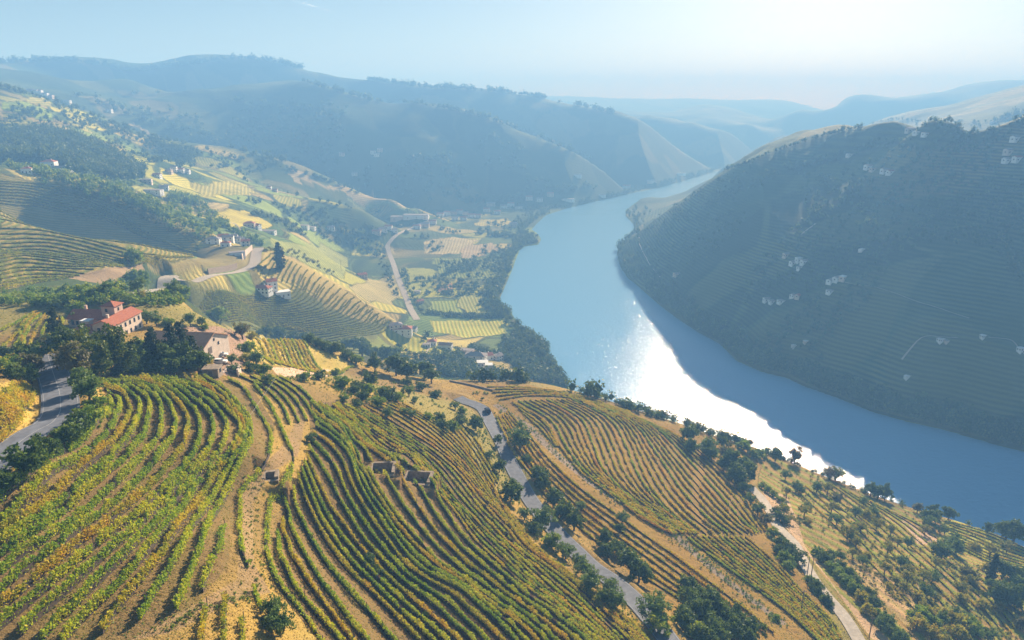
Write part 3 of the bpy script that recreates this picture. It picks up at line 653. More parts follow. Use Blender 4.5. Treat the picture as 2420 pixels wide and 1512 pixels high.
# prototypes with crown radius 1 m: (crown rx, rz, centre height, trunk height, trunk radius)
KINDS = {
 # kind: (object name, category, material, rx, rz, cz, shape, clumps, leaves, leaf size, trunk h)
 'oak':    ('round_tree', 'tree', 'oak', 1.0, .88, 1.15, 'round', 34, 1500, .17, .7),
 'olive':  ('round_tree', 'tree', 'olive', 1.0, .80, 1.05, 'round', 30, 1100, .15, .6),
 'bush':   ('shrub', 'shrub', 'bush', 1.0, .78, .62, 'round', 26, 1000, .17, .15),
 'darkbush': ('shrub', 'shrub', 'oak', 1.0, .82, .66, 'round', 28, 1000, .17, .15),
 'yellow': ('shrub', 'shrub', 'yellow', 1.0, .75, .65, 'round', 26, 900, .16, .2),
 'brown':  ('round_tree', 'tree', 'brown', 1.0, .9, 1.1, 'round', 30, 1100, .15, .6),
 'almond': ('orchard_tree', 'tree', 'almond', 1.0, .72, 1.35, 'round', 24, 800, .17, 1.0),
 'conifer':('conifer_tree', 'conifer', 'conifer', 1.0, 1.9, 2.1, 'cone', 70, 1900, .20, .6),
 'yew':    ('conifer_tree', 'conifer', 'yew', 1.0, 1.25, 1.35, 'round', 44, 1900, .15, .3),
 'cypress':('cypress_tree', 'cypress', 'conifer', 1.0, 3.6, 3.7, 'spire', 90, 2400, .30, .4),
}
PROTO = {}
def proto(kind):
    if kind not in PROTO:
        nm, cat, mat, rx, rz, cz, shp, ncl, nl, ls, th = KINDS[kind]; out = []
        for v in range(4):
            rnd = np.random.default_rng(hash(kind) % 1000 if False else sum(map(ord, kind))*7+v)
            V, Q, tint = crown(rnd, rx, rz, cz, ncl, nl, ls, shape=shp)
            c = mesh_np('crown', V, Q, M[mat], attrs={'tint': tint}); bpy.data.objects.remove(c, do_unlink=False) if False else None
            t = trunk_mb(rnd, th+.25, .085 if th > .3 else .05, .8).build('trunk', M['bark'])
            out.append((c.data, t.data)); bpy.data.objects.remove(c); bpy.data.objects.remove(t)
        PROTO[kind] = out
    return PROTO[kind]
TREES = []
def tree_at(kind, p, r, label=None, group=None, squash=1.0):
    nm, cat = KINDS[kind][:2]; c, t = random.choice(proto(kind))
    e = empty(nm, (p[0], p[1], p[2]), random.uniform(0, 6.28)); e.scale = (r, r, r*squash*random.uniform(.92, 1.1))
    props(e, label, cat, group)
    for n, d in (('crown', c), ('trunk', t)):
        o = bpy.data.objects.new(n, d); sc.collection.objects.link(o); o.parent = e
    TREES.append((p[0], p[1], r)); return e
def tree_px(kind, u, v, rpx, label=None, group=None, squash=1.0):
    """crown centre and radius measured in the photograph; stands on the slope below it"""
    k = KINDS[kind]; drop = rpx*(k[5])*.80
    p = hit(u, v+drop)
    while v > 960 and (p is None or p[2] < 34): v += 3; p = hit(u, v+drop)
    if p is None: return None
    d = math.dist(p, (0,0,ZC)); r = rpx*d/F
    return tree_at(kind, (p[0], p[1], float(ground(p[0], p[1]))-.05), r, label, group, squash)
# ------------------------------------------------------------------ vine rows
def vine_row(pts, mat, dens_m, leaf, hgt, wid, label, group, gap=.0, xyz=None, seed=0):
    D = xyz if xyz is not None else dens(hits(pts), .5)
    if len(D) < 3: return
    r = np.random.default_rng(seed+len(D)*13); s = np.r_[0, np.cumsum(np.hypot(*np.diff(D[:,:2], axis=0).T))]
    n = int(s[-1]*dens_m); q = r.uniform(0, s[-1], n)
    amp = vnoise(q*.45+seed*3.7, q*0, 5)           # vigour along the row, bare gaps where low
    keep = amp > gap*r.uniform(.3, 1.2, n); q = q[keep]; amp = amp[keep]; n = len(q)
    x = np.interp(q, s, D[:,0]); y = np.interp(q, s, D[:,1])
    d = np.gradient(D[:,:2], axis=0); d /= np.linalg.norm(d, axis=1)[:,None]+1e-9
    nx = -np.interp(q, s, d[:,1]); ny = np.interp(q, s, d[:,0])
    hh = r.beta(1.6, 1.2, n); off = r.normal(0, wid*.5, n)*(1-.35*hh); plant = .72+.28*np.abs(np.sin(q*2.4+seed)); hh = .18+hh*hgt*(.62+.58*amp)*plant
    wob = (vnoise(q*.2+seed, q*0+3, 8)-.5)*.5
    x = x+nx*(off+wob); y = y+ny*(off+wob); z = ground(x, y)+hh
    V, Q = leaf_quads(np.c_[x, y, z], leaf, r, .5)
    tint = np.clip(.35+.35*amp+r.normal(0, .17, n)+ (vnoise(q*.08+seed*1.3, q*0+9, 12)-.5)*.3, 0, 1)
    if leaf < .33:        # odd shoots that stick out above the wires
        k = r.random(n) < .05; z = z+np.where(k, r.uniform(.2, .6, n), 0)
    # the woody cordon that runs along the row
    Dz = ground(D[:,0], D[:,1]); cw = .05 if leaf < .5 else .1; ch = hgt*.45
    st = D[::2] if len(D) > 8 else D; dz = ground(st[:,0], st[:,1]); dd = np.gradient(st[:,:2], axis=0); dd /= np.linalg.norm(dd, axis=1)[:,None]+1e-9
    nn = np.c_[-dd[:,1], dd[:,0]]*cw
    CV = np.stack([np.c_[st[:,:2]-nn, dz-.1], np.c_[st[:,:2]+nn, dz-.1], np.c_[st[:,:2]+nn, dz+ch], np.c_[st[:,:2]-nn, dz+ch]], 1).reshape(-1,3)
    ci = np.arange(len(st)-1)[:,None]*4; CQ = np.concatenate([np.c_[ci+a, ci+b, ci+b+4, ci+a+4] for a, b in ((0,1),(1,2),(2,3),(3,0))])
    if leaf < .4:         # posts
        pk = D[::9]; pz = ground(pk[:,0], pk[:,1]); cs = np.array([(-.05,-.05),(.05,-.05),(.05,.05),(-.05,.05)])
        PV = np.concatenate([np.concatenate([np.c_[pk[:,None,:2]+cs[None], np.repeat((pz-.2)[:,None,None], 4, 1)], np.c_[pk[:,None,:2]+cs[None], np.repeat((pz+hgt+.15)[:,None,None], 4, 1)]], 1)], 0).reshape(-1,3)
        pi = np.arange(len(pk))[:,None]*8+len(CV); CV = np.concatenate([CV, PV]); CQ = np.concatenate([CQ]+[np.c_[pi+a, pi+(a+1) % 4, pi+4+(a+1) % 4, pi+4+a] for a in range(4)])
    o = mesh_np('vine_row', np.concatenate([V, CV]), np.concatenate([Q, CQ+len(V)]), [M[mat], M['bark']], attrs={'tint': np.r_[tint, np.zeros(len(CQ))]})
    mi = np.zeros(len(Q)+len(CQ), np.int32); mi[len(Q):] = 1; o.data.polygons.foreach_set('material_index', mi)
    return props(o, label, 'vine row', group)
def lerp_rows(guides, subs, cb):
    """rows between traced guide rows; cb(index, xyz)"""
    L = []
    G_ = [dens(hits(g), 1.0) for g in guides]; m = 90
    def res(D, m=m):
        s = np.r_[0, np.cumsum(np.hypot(*np.diff(D[:,:2], axis=0).T))]; q = np.linspace(0, s[-1], m); return np.c_[[np.interp(q, s, D[:,k]) for k in range(3)]].T
    G_ = [res(g) for g in G_]
    if isinstance(subs, int): subs = [subs]*(len(G_)-1)
    for i in range(len(G_)-1):
        for k in range(subs[i]): L.append(G_[i]*(1-k/subs[i])+G_[i+1]*(k/subs[i]))
    L.append(G_[-1])
    for i, D in enumerate(L):
        cb(i+1, dens(D, .6))
ROWN = [0]
def block(guides, subs, mat, dm, leaf, hgt, wid, lab, group, gap=.25):
    def cb(i, D):
        ROWN[0] += 1
        mt = mat if isinstance(mat, str) else mat[(i*7+3) % len(mat)]
        vine_row(None, mt, dm, leaf, hgt, wid, lab.format(ordinal(i)), group, gap, D, seed=ROWN[0])
    lerp_rows(guides, subs, cb)
NEAR = ['vine_green', 'vine_green', 'vine_green', 'vine_green', 'vine_gold']
block([[(262,945),(262,975),(217,1018),(117,1085),(60,1141),(0,1195)],
       [(233,903),(300,915),(340,938),(357,965),(350,1011),(335,1040),(283,1100),(187,1185),(100,1250),(0,1320)],
       [(333,898),(383,911),(423,938),(457,971),(473,1011),(467,1058),(427,1118),(333,1215),(233,1291),(133,1378),(0,1491)],
       [(417,898),(483,928),(533,971),(567,1008),(563,1041),(540,1085),(473,1148),(420,1221),(353,1308),(267,1401),(187,1481),(150,1530)],
       [(480,895),(530,925),(570,970),(592,1005),(590,1058),(547,1148),(497,1241),(473,1308),(433,1408),(413,1445)]],
      [4,4,3,3], NEAR, 130, .30, 2.1, .40, '{} long vine row from the left road, sweeping across the near left slope', 'vine rows curving over the near left slope', .12)
block([[(565,890),(625,920),(665,960),(685,1005)],[(660,893),(700,915),(735,945),(765,985)]], 4, 'vine_green', 70, .3, 1.5, .4, '{} short vine row on the rise right of the barn shed', 'short vine rows below the barn yard', .3)
block([[(0,1240),(60,1200),(130,1150)],[(0,1285),(70,1235),(150,1175)]], 1, 'vine_gold', 50, .28, 1.2, .5, '{} short sparse vine row at the left edge below the road', 'short vine rows at the left edge', .4)
vine_row([(532,1245),(520,1290),(500,1340),(480,1400)], 'vine_green', 75, .3, 1.5, .55, 'short stray vine row ending beside the dirt track', None, .2, seed=91)
vine_row([(540,898),(583,928),(623,995),(640,1035),(633,1085),(582,1151),(570,1195),(570,1291),(587,1341)], 'vine_green', 75, .3, 1.5, .5, 'thin vine row hugging the left edge of the dirt track', None, .3, seed=92)
vine_row([(600,910),(640,960),(673,1035),(693,1075),(690,1118),(667,1168),(640,1195),(630,1291),(637,1330),(660,1385),(720,1458),(770,1530)], 'vine_green', 75, .3, 1.5, .55, 'vine row hugging the right edge of the dirt track', None, .25, seed=93)
vine_row([(490,1430),(482,1512),(478,1560)], 'vine_gold', 75, .3, 1.4, .5, 'left stub of vine row at the bottom below the track', 'vine stubs below the track', .2, seed=94)
vine_row([(537,1415),(532,1490),(528,1550)], 'vine_gold', 75, .3, 1.4, .5, 'middle stub of vine row at the bottom below the track', 'vine stubs below the track', .2, seed=95)
vine_row([(577,1465),(575,1500),(573,1560)], 'vine_gold', 75, .3, 1.4, .5, 'right stub of vine row at the bottom below the track', 'vine stubs below the track', .2, seed=96)
vine_row([(600,1395),(625,1450)], 'vine_green', 60, .3, 1.4, .5, 'very short vine row below the fork of the track', None, .2, seed=97)
block([[(657,1271),(667,1325),(693,1381),(733,1435),(793,1505),(815,1535)],
       [(677,1181),(687,1241),(717,1308),(760,1378),(806,1438),(880,1535)],
       [(707,1131),(717,1168),(750,1241),(783,1295),(820,1345),(870,1395),(930,1455),(1010,1535)],
       [(727,1088),(753,1141),(783,1201),(813,1245),(880,1330),(950,1400),(1040,1480),(1090,1530)],
       [(745,1010),(790,1040),(826,1081),(846,1141),(883,1208),(920,1258),(956,1308),(1006,1355),(1083,1391),(1140,1441),(1225,1525)],
       [(735,955),(770,985),(806,1015),(843,1075),(873,1118),(910,1181),(953,1241),(993,1285),(1040,1335),(1090,1368),(1143,1408),(1240,1475),(1300,1530)],
       [(770,965),(840,1015),(890,1065),(953,1091),(1010,1148),(1056,1215),(1106,1285),(1173,1345),(1240,1405),(1306,1451),(1400,1530)]],
      [2,2,3,4,3,4], ['vine_green','vine_green','vine_gold'], 120, .30, 2.1, .40, '{} vine row right of the dirt track on the fan shaped slope', 'vine rows fanning over the centre slope', .12)
block([[(785,960),(850,1010),(905,1060),(965,1080),(1025,1140),(1070,1205),(1120,1275),(1185,1337),(1250,1395),(1316,1441),(1415,1530)],
       [(800,955),(890,1015),(973,1065),(1013,1101),(1073,1175),(1140,1248),(1206,1308),(1273,1375),(1340,1431),(1450,1530)],
       [(850,965),(940,1015),(1023,1068),(1083,1121),(1143,1195),(1200,1255),(1240,1301),(1306,1351),(1373,1408),(1500,1530)]],
      [4,4], ['vine_gold','vine_green','vine_gold','vine_green'], 60, .30, 1.3, .5, '{} golden vine row on the slope left of the lower road', 'golden vine rows left of the lower road', .35)
block([[(860,960),(950,1012),(1030,1062),(1090,1117),(1150,1190),(1207,1250),(1247,1296),(1313,1346),(1380,1402),(1515,1535)],
       [(950,955),(1018,992),(1075,1035),(1130,1100),(1178,1175),(1222,1238),(1264,1292),(1332,1346),(1405,1405),(1560,1535)]], 7, ['vine_gold','vine_rust','vine_gold'], 50, .30, 1.3, .5, '{} golden vine row of the strip next to the lower road', 'golden vine rows next to the lower road', .4)
block([[(1058,1003),(1098,1050),(1138,1110),(1168,1160)],[(1088,1000),(1127,1045),(1160,1100),(1180,1135)]], 3, 'vine_gold', 60, .3, 1.3, .5, '{} short vine row in the pocket just left of the road below the car', 'short vine rows by the road', .3)
block([[(1172,985),(1192,1030),(1222,1085),(1272,1150),(1330,1215),(1420,1290),(1530,1370),(1640,1440),(1720,1520)],
       [(1200,972),(1250,1030),(1305,1095),(1370,1155),(1480,1235),(1600,1320),(1720,1410),(1830,1500)]], 6, ['vine_gold','vine_rust'], 52, .36, 1.2, .5, '{} vine row between the lower road and the grey path', 'vine rows between road and grey path', .35)
block([[(1210,950),(1290,1000),(1325,1060),(1373,1118),(1440,1170),(1530,1235),(1590,1265)],
       [(1290,945),(1370,990),(1400,1050),(1425,1110),(1480,1170),(1560,1225),(1615,1262)],
       [(1360,945),(1450,990),(1493,1055),(1530,1140),(1580,1205),(1650,1265)],
       [(1430,960),(1530,1010),(1590,1080),(1650,1150),(1720,1225),(1770,1265)],
       [(1500,985),(1600,1030),(1690,1100),(1760,1170),(1790,1210),(1815,1255)]], [6,6,7,6],
      ['vine_rust','vine_gold','vine_green','vine_gold','vine_gold'], 46, .42, 1.25, .55, '{} vine row from the grey path in the rusty brow vineyard', 'vine rows of the rusty brow vineyard', .3)
block([[(1236,978),(1275,1012),(1310,1055)],[(1214,955),(1288,1003),(1320,1058)]], 2, 'vine_gold', 40, .42, 1.2, .5, '{} short vine row at the upper end of the grey path', 'short vine rows beside the grey path', .3)
block([[(1150,915),(1250,918),(1380,940),(1490,976)],[(1180,945),(1260,936),(1360,945),(1500,985)]], 4, 'vine_gold', 40, .42, 1.1, .5, '{} vine row along the crest of the brow vineyard', 'crest rows of the brow vineyard', .3)
block([[(1620,1268),(1720,1345),(1850,1440),(1935,1520)],
       [(1760,1270),(1830,1330),(1900,1405),(1960,1465),(1990,1515)]], 11, ['vine_gold','vine_green','vine_gold'], 50, .36, 1.25, .5, '{} vine row on the lower right slope above the gravel track', 'vine rows above the gravel track', .25)
block([[(0,785),(40,765),(80,742)],[(0,880),(60,800),(98,745)],[(25,890),(85,835),(150,755)]], [4,4], ['vine_green','vine_gold'], 40, .4, 1.4, .6, '{} vine row in the small vineyard left of the manor', 'vine rows left of the manor', .2)
block([[(0,945),(30,925),(60,908)],[(0,1050),(50,985),(85,930)]], 5, ['vine_gold'], 60, .32, 1.3, .7, '{} golden vine row beside the road at the far left', 'golden vine rows left of the road', .2)
block([[(588,812),(610,835),(645,862)],[(650,802),(740,850),(835,868)]], 12, ['vine_gold','vine_green','vine_gold'], 22, .5, 1.2, .6, '{} vine row in the golden plot above the dirt bank', 'vine rows of the golden plot', .2)
block([[(2240,1232),(2330,1258),(2430,1300)],[(2250,1285),(2340,1330),(2430,1352)]], 9, ['vine_gold','vine_green'], 20, .45, 1.2, .6, '{} vine row in the green plot at the right edge', 'vine rows at the right edge', .2)
block([[(1872,1150),(1960,1232),(2060,1335),(2150,1430),(2225,1520)],[(1960,1143),(2080,1232),(2200,1335),(2300,1430),(2370,1520)],[(2080,1196),(2200,1262),(2310,1362),(2419,1462)]], [6,5], ['vine_gold','vine_green'], 24, .42, 1.15, .6, '{} loose vine row down the dry slope beside the river', 'loose vine rows on the dry slope', .38)
# rows on the slopes further off
block([[(0,428),(100,436),(200,458),(290,492)],[(0,480),(100,490),(200,512),(300,542),(400,577),(465,598)],[(0,540),(100,545),(200,565),(300,590),(380,606),(455,610)],
       [(0,600),(80,600),(180,610),(260,626),(330,622)],[(0,650),(60,640),(130,640),(200,648)],[(0,684),(80,670),(150,660)]], [8,8,7,6,4], ['vine_far'], 9, .9, 1.2, .7,
      '{} contour row from the top of the large terraced slope at left', 'contour rows of the large left slope', .1)
block([[(490,690),(600,700),(660,702),(690,680),(700,645)],[(470,722),(600,738),(700,745),(765,732),(800,700)],[(540,762),(650,776),(760,781),(850,765),(880,738)],[(700,802),(800,803),(880,790),(922,765)]],
      [9,8,6], ['vine_far'], 6, .9, 1.2, .6, '{} contour row around the spur below the white villa', 'contour rows around the spur', .1)
block([[(600,640),(640,600)],[(690,672),(712,630)],[(800,735),(838,704)],[(905,768),(925,758)]], [7,8,6], ['vine_far'], 8, .9, 1.3, .6, '{} golden row over the crest of the spur behind the cypress', 'golden rows over the spur crest', .1)
# ------------------------------------------------------------------ trees measured in the photograph
def lab(i, n, side): return ordinal(i+1)
def trees(kind, L, fmt, group, squash=1.0, big=1.0):
    """fmt takes an ordinal; a list that is ordered as the label says"""
    for i, t in enumerate(L):
        k = t[3] if len(t) > 3 else kind
        tree_px(k, t[0], t[1], t[2]*big, fmt.format(ordinal(i+1)), group, squash)
c0 = lambda L, o=(0,528): [(o[0]+t[0]/3, o[1]+t[1]/3, t[2]/3)+tuple(t[3:]) for t in L]
# along the left road, from the manor down to the frame edge
trees('bush', c0([(540,1000,115,'brown'),(580,1130,80,'olive'),(640,1200,85,'olive'),(690,1290,70,'bush'),(630,1370,75),(550,1430,90,'darkbush'),(490,1500,70)]) +
      c0([(470,80,80,'darkbush'),(340,170,90,'darkbush'),(190,270,120,'darkbush'),(30,410,80,'darkbush')], (0,1008)),
      '{} bush in the hedge beside the left road, counted from the manor', 'hedge of bushes beside the left road')
trees('conifer', [(140,790,20),(368,835,21),(412,822,22),(437,812,21),(458,838,19)], '{} dark pointed conifer in front of the manor and barn, from the left', 'pointed conifers by the manor', 1.0)
trees('yew', [(186,838,34),(222,846,40),(262,846,38),(240,866,34),(300,858,28)], '{} broad golden green conifer in front of the manor, from the left', 'broad conifers by the manor', .98)
trees('oak', [(160,815,30),(318,828,24),(342,848,26),(395,855,30),(438,852,28),(470,858,26),(415,868,24,'darkbush'),(360,868,22,'darkbush'),(280,876,18,'darkbush'),(320,874,18,'darkbush')], '{} dark round tree of the clump below the manor, from the left', 'dark clump below the manor')
trees('yellow', [(326,848,9),(388,842,9),(488,858,14),(500,875,9,'bush')], '{} small yellow bush against the dark manor trees, from the left', 'yellow bushes below the manor')
trees('darkbush', [(12,838,18),(35,862,22,'bush'),(62,835,24),(80,868,24,'brown'),(98,840,20,'olive'),(30,885,22),(75,890,20,'olive'),(8,868,18,'bush'),(100,810,14,'brown'),(115,800,12)], '{} shrub on the bank left of the road bend by the manor', 'shrubs left of the road bend')
trees('bush', c0([(30,550,30),(180,540,45),(300,560,45),(390,590,42,'darkbush'),(350,500,40),(480,480,50),(560,490,55),(540,610,55),(560,690,50,'darkbush'),(650,500,50),(740,490,60,'darkbush'),(640,560,40),(850,530,35,'olive'),(970,400,70),(980,450,50,'olive'),(960,250,70),(1000,520,38,'yellow'),(900,550,30,'olive'),
      (1230,480,55,'olive'),(1290,500,60),(1260,550,45),(1550,650,65),(1040,670,50,'olive'),(1110,690,45,'olive'),(1190,700,40,'bush'),(1350,690,45,'olive'),(1430,700,35,'olive'),(1450,740,30)]),
      '{} bush on the overgrown terrace behind the manor', 'bushes behind the manor')
trees('bush', c0([(1720,770,60,'brown'),(1790,800,40,'yellow'),(1760,890,60,'bush'),(1820,960,60,'olive'),(1870,1040,55),(1790,1030,50,'darkbush'),(1740,960,40,'yellow'),(1900,1110,45,'olive'),(2160,1090,50),(2260,1080,45,'darkbush'),(2380,1060,40)]),
      '{} bush on the bank right of the barn yard', 'bushes right of the barn yard')
trees('darkbush', c0([(1840,780,30),(1890,765,40),(1960,770,50),(2010,790,45),(2080,800,35),(2150,810,45),(2200,820,50),(2250,850,45),(2310,870,50),(2370,890,60)]) +
      c0([(30,860,50),(90,850,45,'oak'),(150,880,70,'oak'),(210,920,60,'oak'),(110,970,55,'bush'),(240,1000,60,'oak'),(40,930,50),(330,950,70,'oak'),(400,910,45,'bush'),(390,1010,75,'oak'),(450,970,50),(470,1050,70,'oak'),(530,1010,60,'oak'),(590,1040,65,'oak'),(640,1080,60,'oak'),(560,1160,45)], (806,528)),
      '{} dark tree from the left in the belt along the hill edge', 'belt of dark trees along the hill edge')
trees('bush', c0([(10,1130,60),(90,1180,45,'darkbush'),(120,1160,50,'darkbush'),(200,1110,60,'darkbush'),(190,1180,60),(150,1230,50,'darkbush'),(20,1240,40),(110,1280,45,'darkbush'),(260,1260,55),(300,1190,50,'darkbush'),(350,1220,65,'darkbush'),(400,1240,50),(330,1350,40,'olive'),(460,1130,45,'darkbush'),(480,1190,45,'olive'),(520,1250,30,'olive'),
      (670,1210,42,'darkbush'),(440,1330,35),(500,1350,40,'olive'),(620,1370,40),(700,1380,45,'darkbush'),(710,1430,60,'darkbush'),(790,1440,50),(840,1400,55,'darkbush'),(860,1330,40),(810,1290,35,'olive'),(955,1410,60,'oak'),(1000,1240,14,'olive')], (806,528)),
      '{} shrub of the thicket left of the parked car', 'thicket left of the parked car')
trees('oak', c0([(1110,90,32),(1120,285,40),(1050,200,30,'olive'),(1270,80,85,'olive'),(1310,235,40,'darkbush'),(1410,345,62),(1430,410,50),(1205,450,75,'oak'),(1510,510,62,'oak'),(1570,600,60),(1650,670,62),(1300,620,42,'olive'),(1700,560,36,'olive'),(1990,650,40,'olive'),(1970,720,28),(1420,670,78,'olive'),(1370,720,50,'darkbush'),(1490,820,62,'bush'),(1590,890,55,'olive'),
      (1870,800,58,'oak'),(1890,870,55),(1970,860,50),(2050,970,80),(2110,1020,75),(1690,950,45,'olive'),(1730,1010,60,'olive'),(1765,1100,70,'olive'),(1905,1135,55,'olive'),(1860,1210,45),(1940,1220,65,'olive'),(1835,1190,30,'yellow')], (806,1008)),
      '{} round tree lining the lower road, from the car downward', 'trees lining the lower road', 1.0, 1.14)
trees('olive', c0([(2215,1270,100),(2250,1400,88,'bush')], (806,1008)) + c0([(40,1120,70,'oak'),(60,1230,95,'oak'),(150,1220,90,'oak'),(210,1290,90,'oak'),(120,1330,90,'oak'),(290,1350,80,'oak'),(370,1360,75,'oak'),(340,1430,80,'oak'),(470,1420,80,'oak'),(230,1440,90,'oak'),(60,1440,90,'bush'),(440,1490,60,'oak'),(0,1360,80,'oak'),(140,1490,80,'oak')], (1612.8,1008)),
      '{} tree of the dark grove at the bottom edge', 'dark grove at the bottom edge')
trees('olive', c0([(200,940,45,'oak'),(250,1020,40,'darkbush'),(300,1090,28,'bush'),(600,1330,28,'bush'),(930,1310,26,'bush')], (806,1008)) + [(648,1440,26,'olive'),(662,1478,30,'olive'),(640,1470,20,'darkbush'),(735,1035,14,'olive')],
      '{} dark shrub standing among the near vine rows', 'shrubs among the near vine rows')
trees('brown', c0([(1020,565,16),(1080,655,18),(1170,760,22),(1210,800,14)], (806,1008)), '{} tiny round bush on the dry bank left of the lower road', 'tiny bushes on the dry bank', 1)
G6 = (1612.8,1008)
trees('darkbush', c0([(480,520,40,'olive'),(530,590,45,'olive'),(590,660,42,'brown'),(640,760,45,'bush'),(690,820,55),(740,870,60),(790,930,62),(720,930,50,'bush'),(680,880,40),(750,990,45,'bush'),(900,1090,40,'bush'),(940,1130,48),(940,1170,40),(1010,1230,42),(1030,1250,32),(660,1355,28,'bush')], G6),
      '{} bush on the left side of the gravel track, from the top', 'bushes left of the gravel track')
trees('bush', c0([(560,420,30),(600,450,32),(640,480,32),(690,520,30),(720,570,30),(660,600,35,'darkbush'),(680,640,40,'darkbush'),(720,670,35,'darkbush'),(960,890,45),(1010,940,48,'darkbush'),(1050,920,40,'darkbush'),(1060,1000,48),(1110,1000,45,'darkbush'),(1110,1050,45),(1170,1040,45,'darkbush'),(1160,1100,48),(1210,1150,48),(1230,1100,42,'darkbush'),
      (1270,1220,50,'yellow'),(1290,1170,45,'darkbush'),(1320,1240,45,'darkbush'),(1310,1300,48,'yellow'),(1370,1260,45,'darkbush'),(1380,1340,45,'bush'),(1440,1370,45,'olive'),(1400,1400,45,'olive'),(1480,1430,42,'bush'),(1520,1480,45,'olive'),(1560,1500,40,'bush')], G6),
      '{} bush of the hedge right of the gravel track, from the top', 'hedge right of the gravel track')
trees('oak', c0([(40,60,62,'oak'),(60,140,55),(170,150,75,'olive'),(200,190,60,'bush'),(275,110,46),(310,200,60,'brown'),(350,260,75,'oak'),(430,300,85),(370,340,70),(290,270,50),(400,380,50),(430,430,42),(430,140,50,'bush'),(470,120,30,'brown'),(540,195,40,'bush'),(590,180,30,'olive'),(655,200,45),(500,200,40,'bush'),(1040,330,45,'brown'),(1080,340,50,'olive'),(1330,450,42),(1380,470,42),(1430,480,45),
      (1660,580,32,'brown'),(1770,600,36),(1740,645,46),(1785,640,35),(1880,625,40),(2160,710,30),(2290,715,60,'oak'),(2340,740,62,'oak'),(2260,700,35,'olive')], G6),
      '{} tree on the brow against the river, from the left', 'trees on the brow against the river')
tree_px('brown', 1876, 1078, 14, 'lone slender tree standing on the brow against the bright river', None, 1.5)
trees('oak', c0([(1350,610,38,'olive'),(1830,880,55,'olive'),(1890,840,50,'olive'),(1930,860,55,'olive'),(1820,900,40),(2000,1040,42,'brown'),(2060,1070,36,'brown'),(2260,1030,55),(2320,1050,50),(2380,1060,45),(2370,1110,50,'bush'),(2250,1180,75),(2210,1210,55),(2290,1230,60),(2390,1220,60),(1280,530,30,'olive'),(1080,520,40,'brown'),(1090,660,40,'olive'),(880,560,26,'olive'),(1240,710,36,'bush')], G6),
      '{} dark bush on the dry slope at the lower right', 'dark bushes on the lower right slope')
tree_px('cypress', 2338, 1352, 9, 'thin dark cypress on the dry slope at the lower right', None, 1.0)
tree_px('cypress', 662, 602, 12.5, 'tall dark cypress standing alone on the golden spur', None, .62)
trees('yellow', c0([(1680,1350,70,'bush'),(1650,1400,60,'yellow'),(1760,1410,60,'bush'),(1860,1340,55),(1930,1380,70),(2010,1400,60,'bush'),(2060,1450,60,'bush'),(1800,1490,60),(1950,1470,60),(1740,1310,40,'yellow'),(2160,1480,50,'olive'),(2390,1400,40,'brown')], G6),
      '{} yellow green bush at the bottom right corner', 'yellow bushes at the bottom right corner')
rnd = random.Random(5)
ORCH = []
while len(ORCH) < 62:
    u = rnd.uniform(1850, 2390); v = 1095+(u-1850)*.34+rnd.uniform(15, 250)
    if v > 1470 or any(abs(u-a)+abs(v-b) < 21 for a, b in ORCH) or (u < 1960 and v > 1240): continue
    if v > 1330 and u < 2080: continue
    ORCH.append((u, v))
ORCH.sort(key=lambda p: p[0])
for i, (u, v) in enumerate(ORCH):
    tree_px(rnd.choice(['almond','almond','almond','yellow','olive']), u, v, rnd.uniform(9, 15), '{} small orchard tree from the left on the dry slope by the river'.format(ordinal(i+1)) , 'orchard trees on the dry slope')
# ------------------------------------------------------------------ woodland that reads as a mass
def woods(name, label, spots, mat, nq=34, leafk=.42, seed=1):
    """spots: x, y, radius, height factor"""
    r = np.random.default_rng(seed); S = np.array(spots); n = len(S)
    if n == 0: return
    d = r.normal(size=(n, nq, 3)); d /= np.linalg.norm(d, axis=2)[...,None]; rr = r.uniform(.35, 1.0, (n, nq, 1))**.6
    lump = 1+.22*np.sin(d[...,:1]*4+r.uniform(0, 6, (n,1,1)))
    C = d*rr*lump*S[:,None,2:3]; C[...,2] *= S[:,None,3]; z = ground(S[:,0], S[:,1])
    C[...,0] += S[:,None,0]; C[...,1] += S[:,None,1]; C[...,2] += z[:,None]+(S[:,2]*S[:,3])[:,None]*.92
    sz = np.repeat(S[:,2]*leafk, nq); C = C.reshape(-1,3); V, Q = leaf_quads(C, sz, r)
    tint = np.clip(np.repeat(r.normal(.5, .2, n), nq)+r.normal(0, .12, n*nq), 0, 1)
    # solid inner masses
    o = np.array([(1,0,0),(0,1,0),(-1,0,0),(0,-1,0),(0,0,1),(0,0,-1.1)])*.62; OV = o[None]*S[:,None,2:3]*np.array([1,1,1]); OV[...,2] *= S[:,None,3]
    OV *= r.uniform(.8, 1.2, (n,6,1)); OV[...,0] += S[:,None,0]; OV[...,1] += S[:,None,1]; OV[...,2] += z[:,None]+(S[:,2]*S[:,3])[:,None]*.85
    fc = np.array([(0,1,4),(1,2,4),(2,3,4),(3,0,4),(1,0,5),(2,1,5),(3,2,5),(0,3,5)]); OF = (fc[None]+np.arange(n)[:,None,None]*6).reshape(-1,3)
    ob = mesh_np(name, np.concatenate([V, OV.reshape(-1,3)]), [Q, OF+len(V)], M[mat], attrs={'tint': np.r_[tint, np.full(len(OF), .3)]})
    return props(ob, label, 'woodland', kind='stuff')
ROADPTS = np.concatenate([np.c_[r['D'][:,:2], np.full(len(r['D']), r['w'])] for r in ROADS.values()])
HOUSEPTS = []
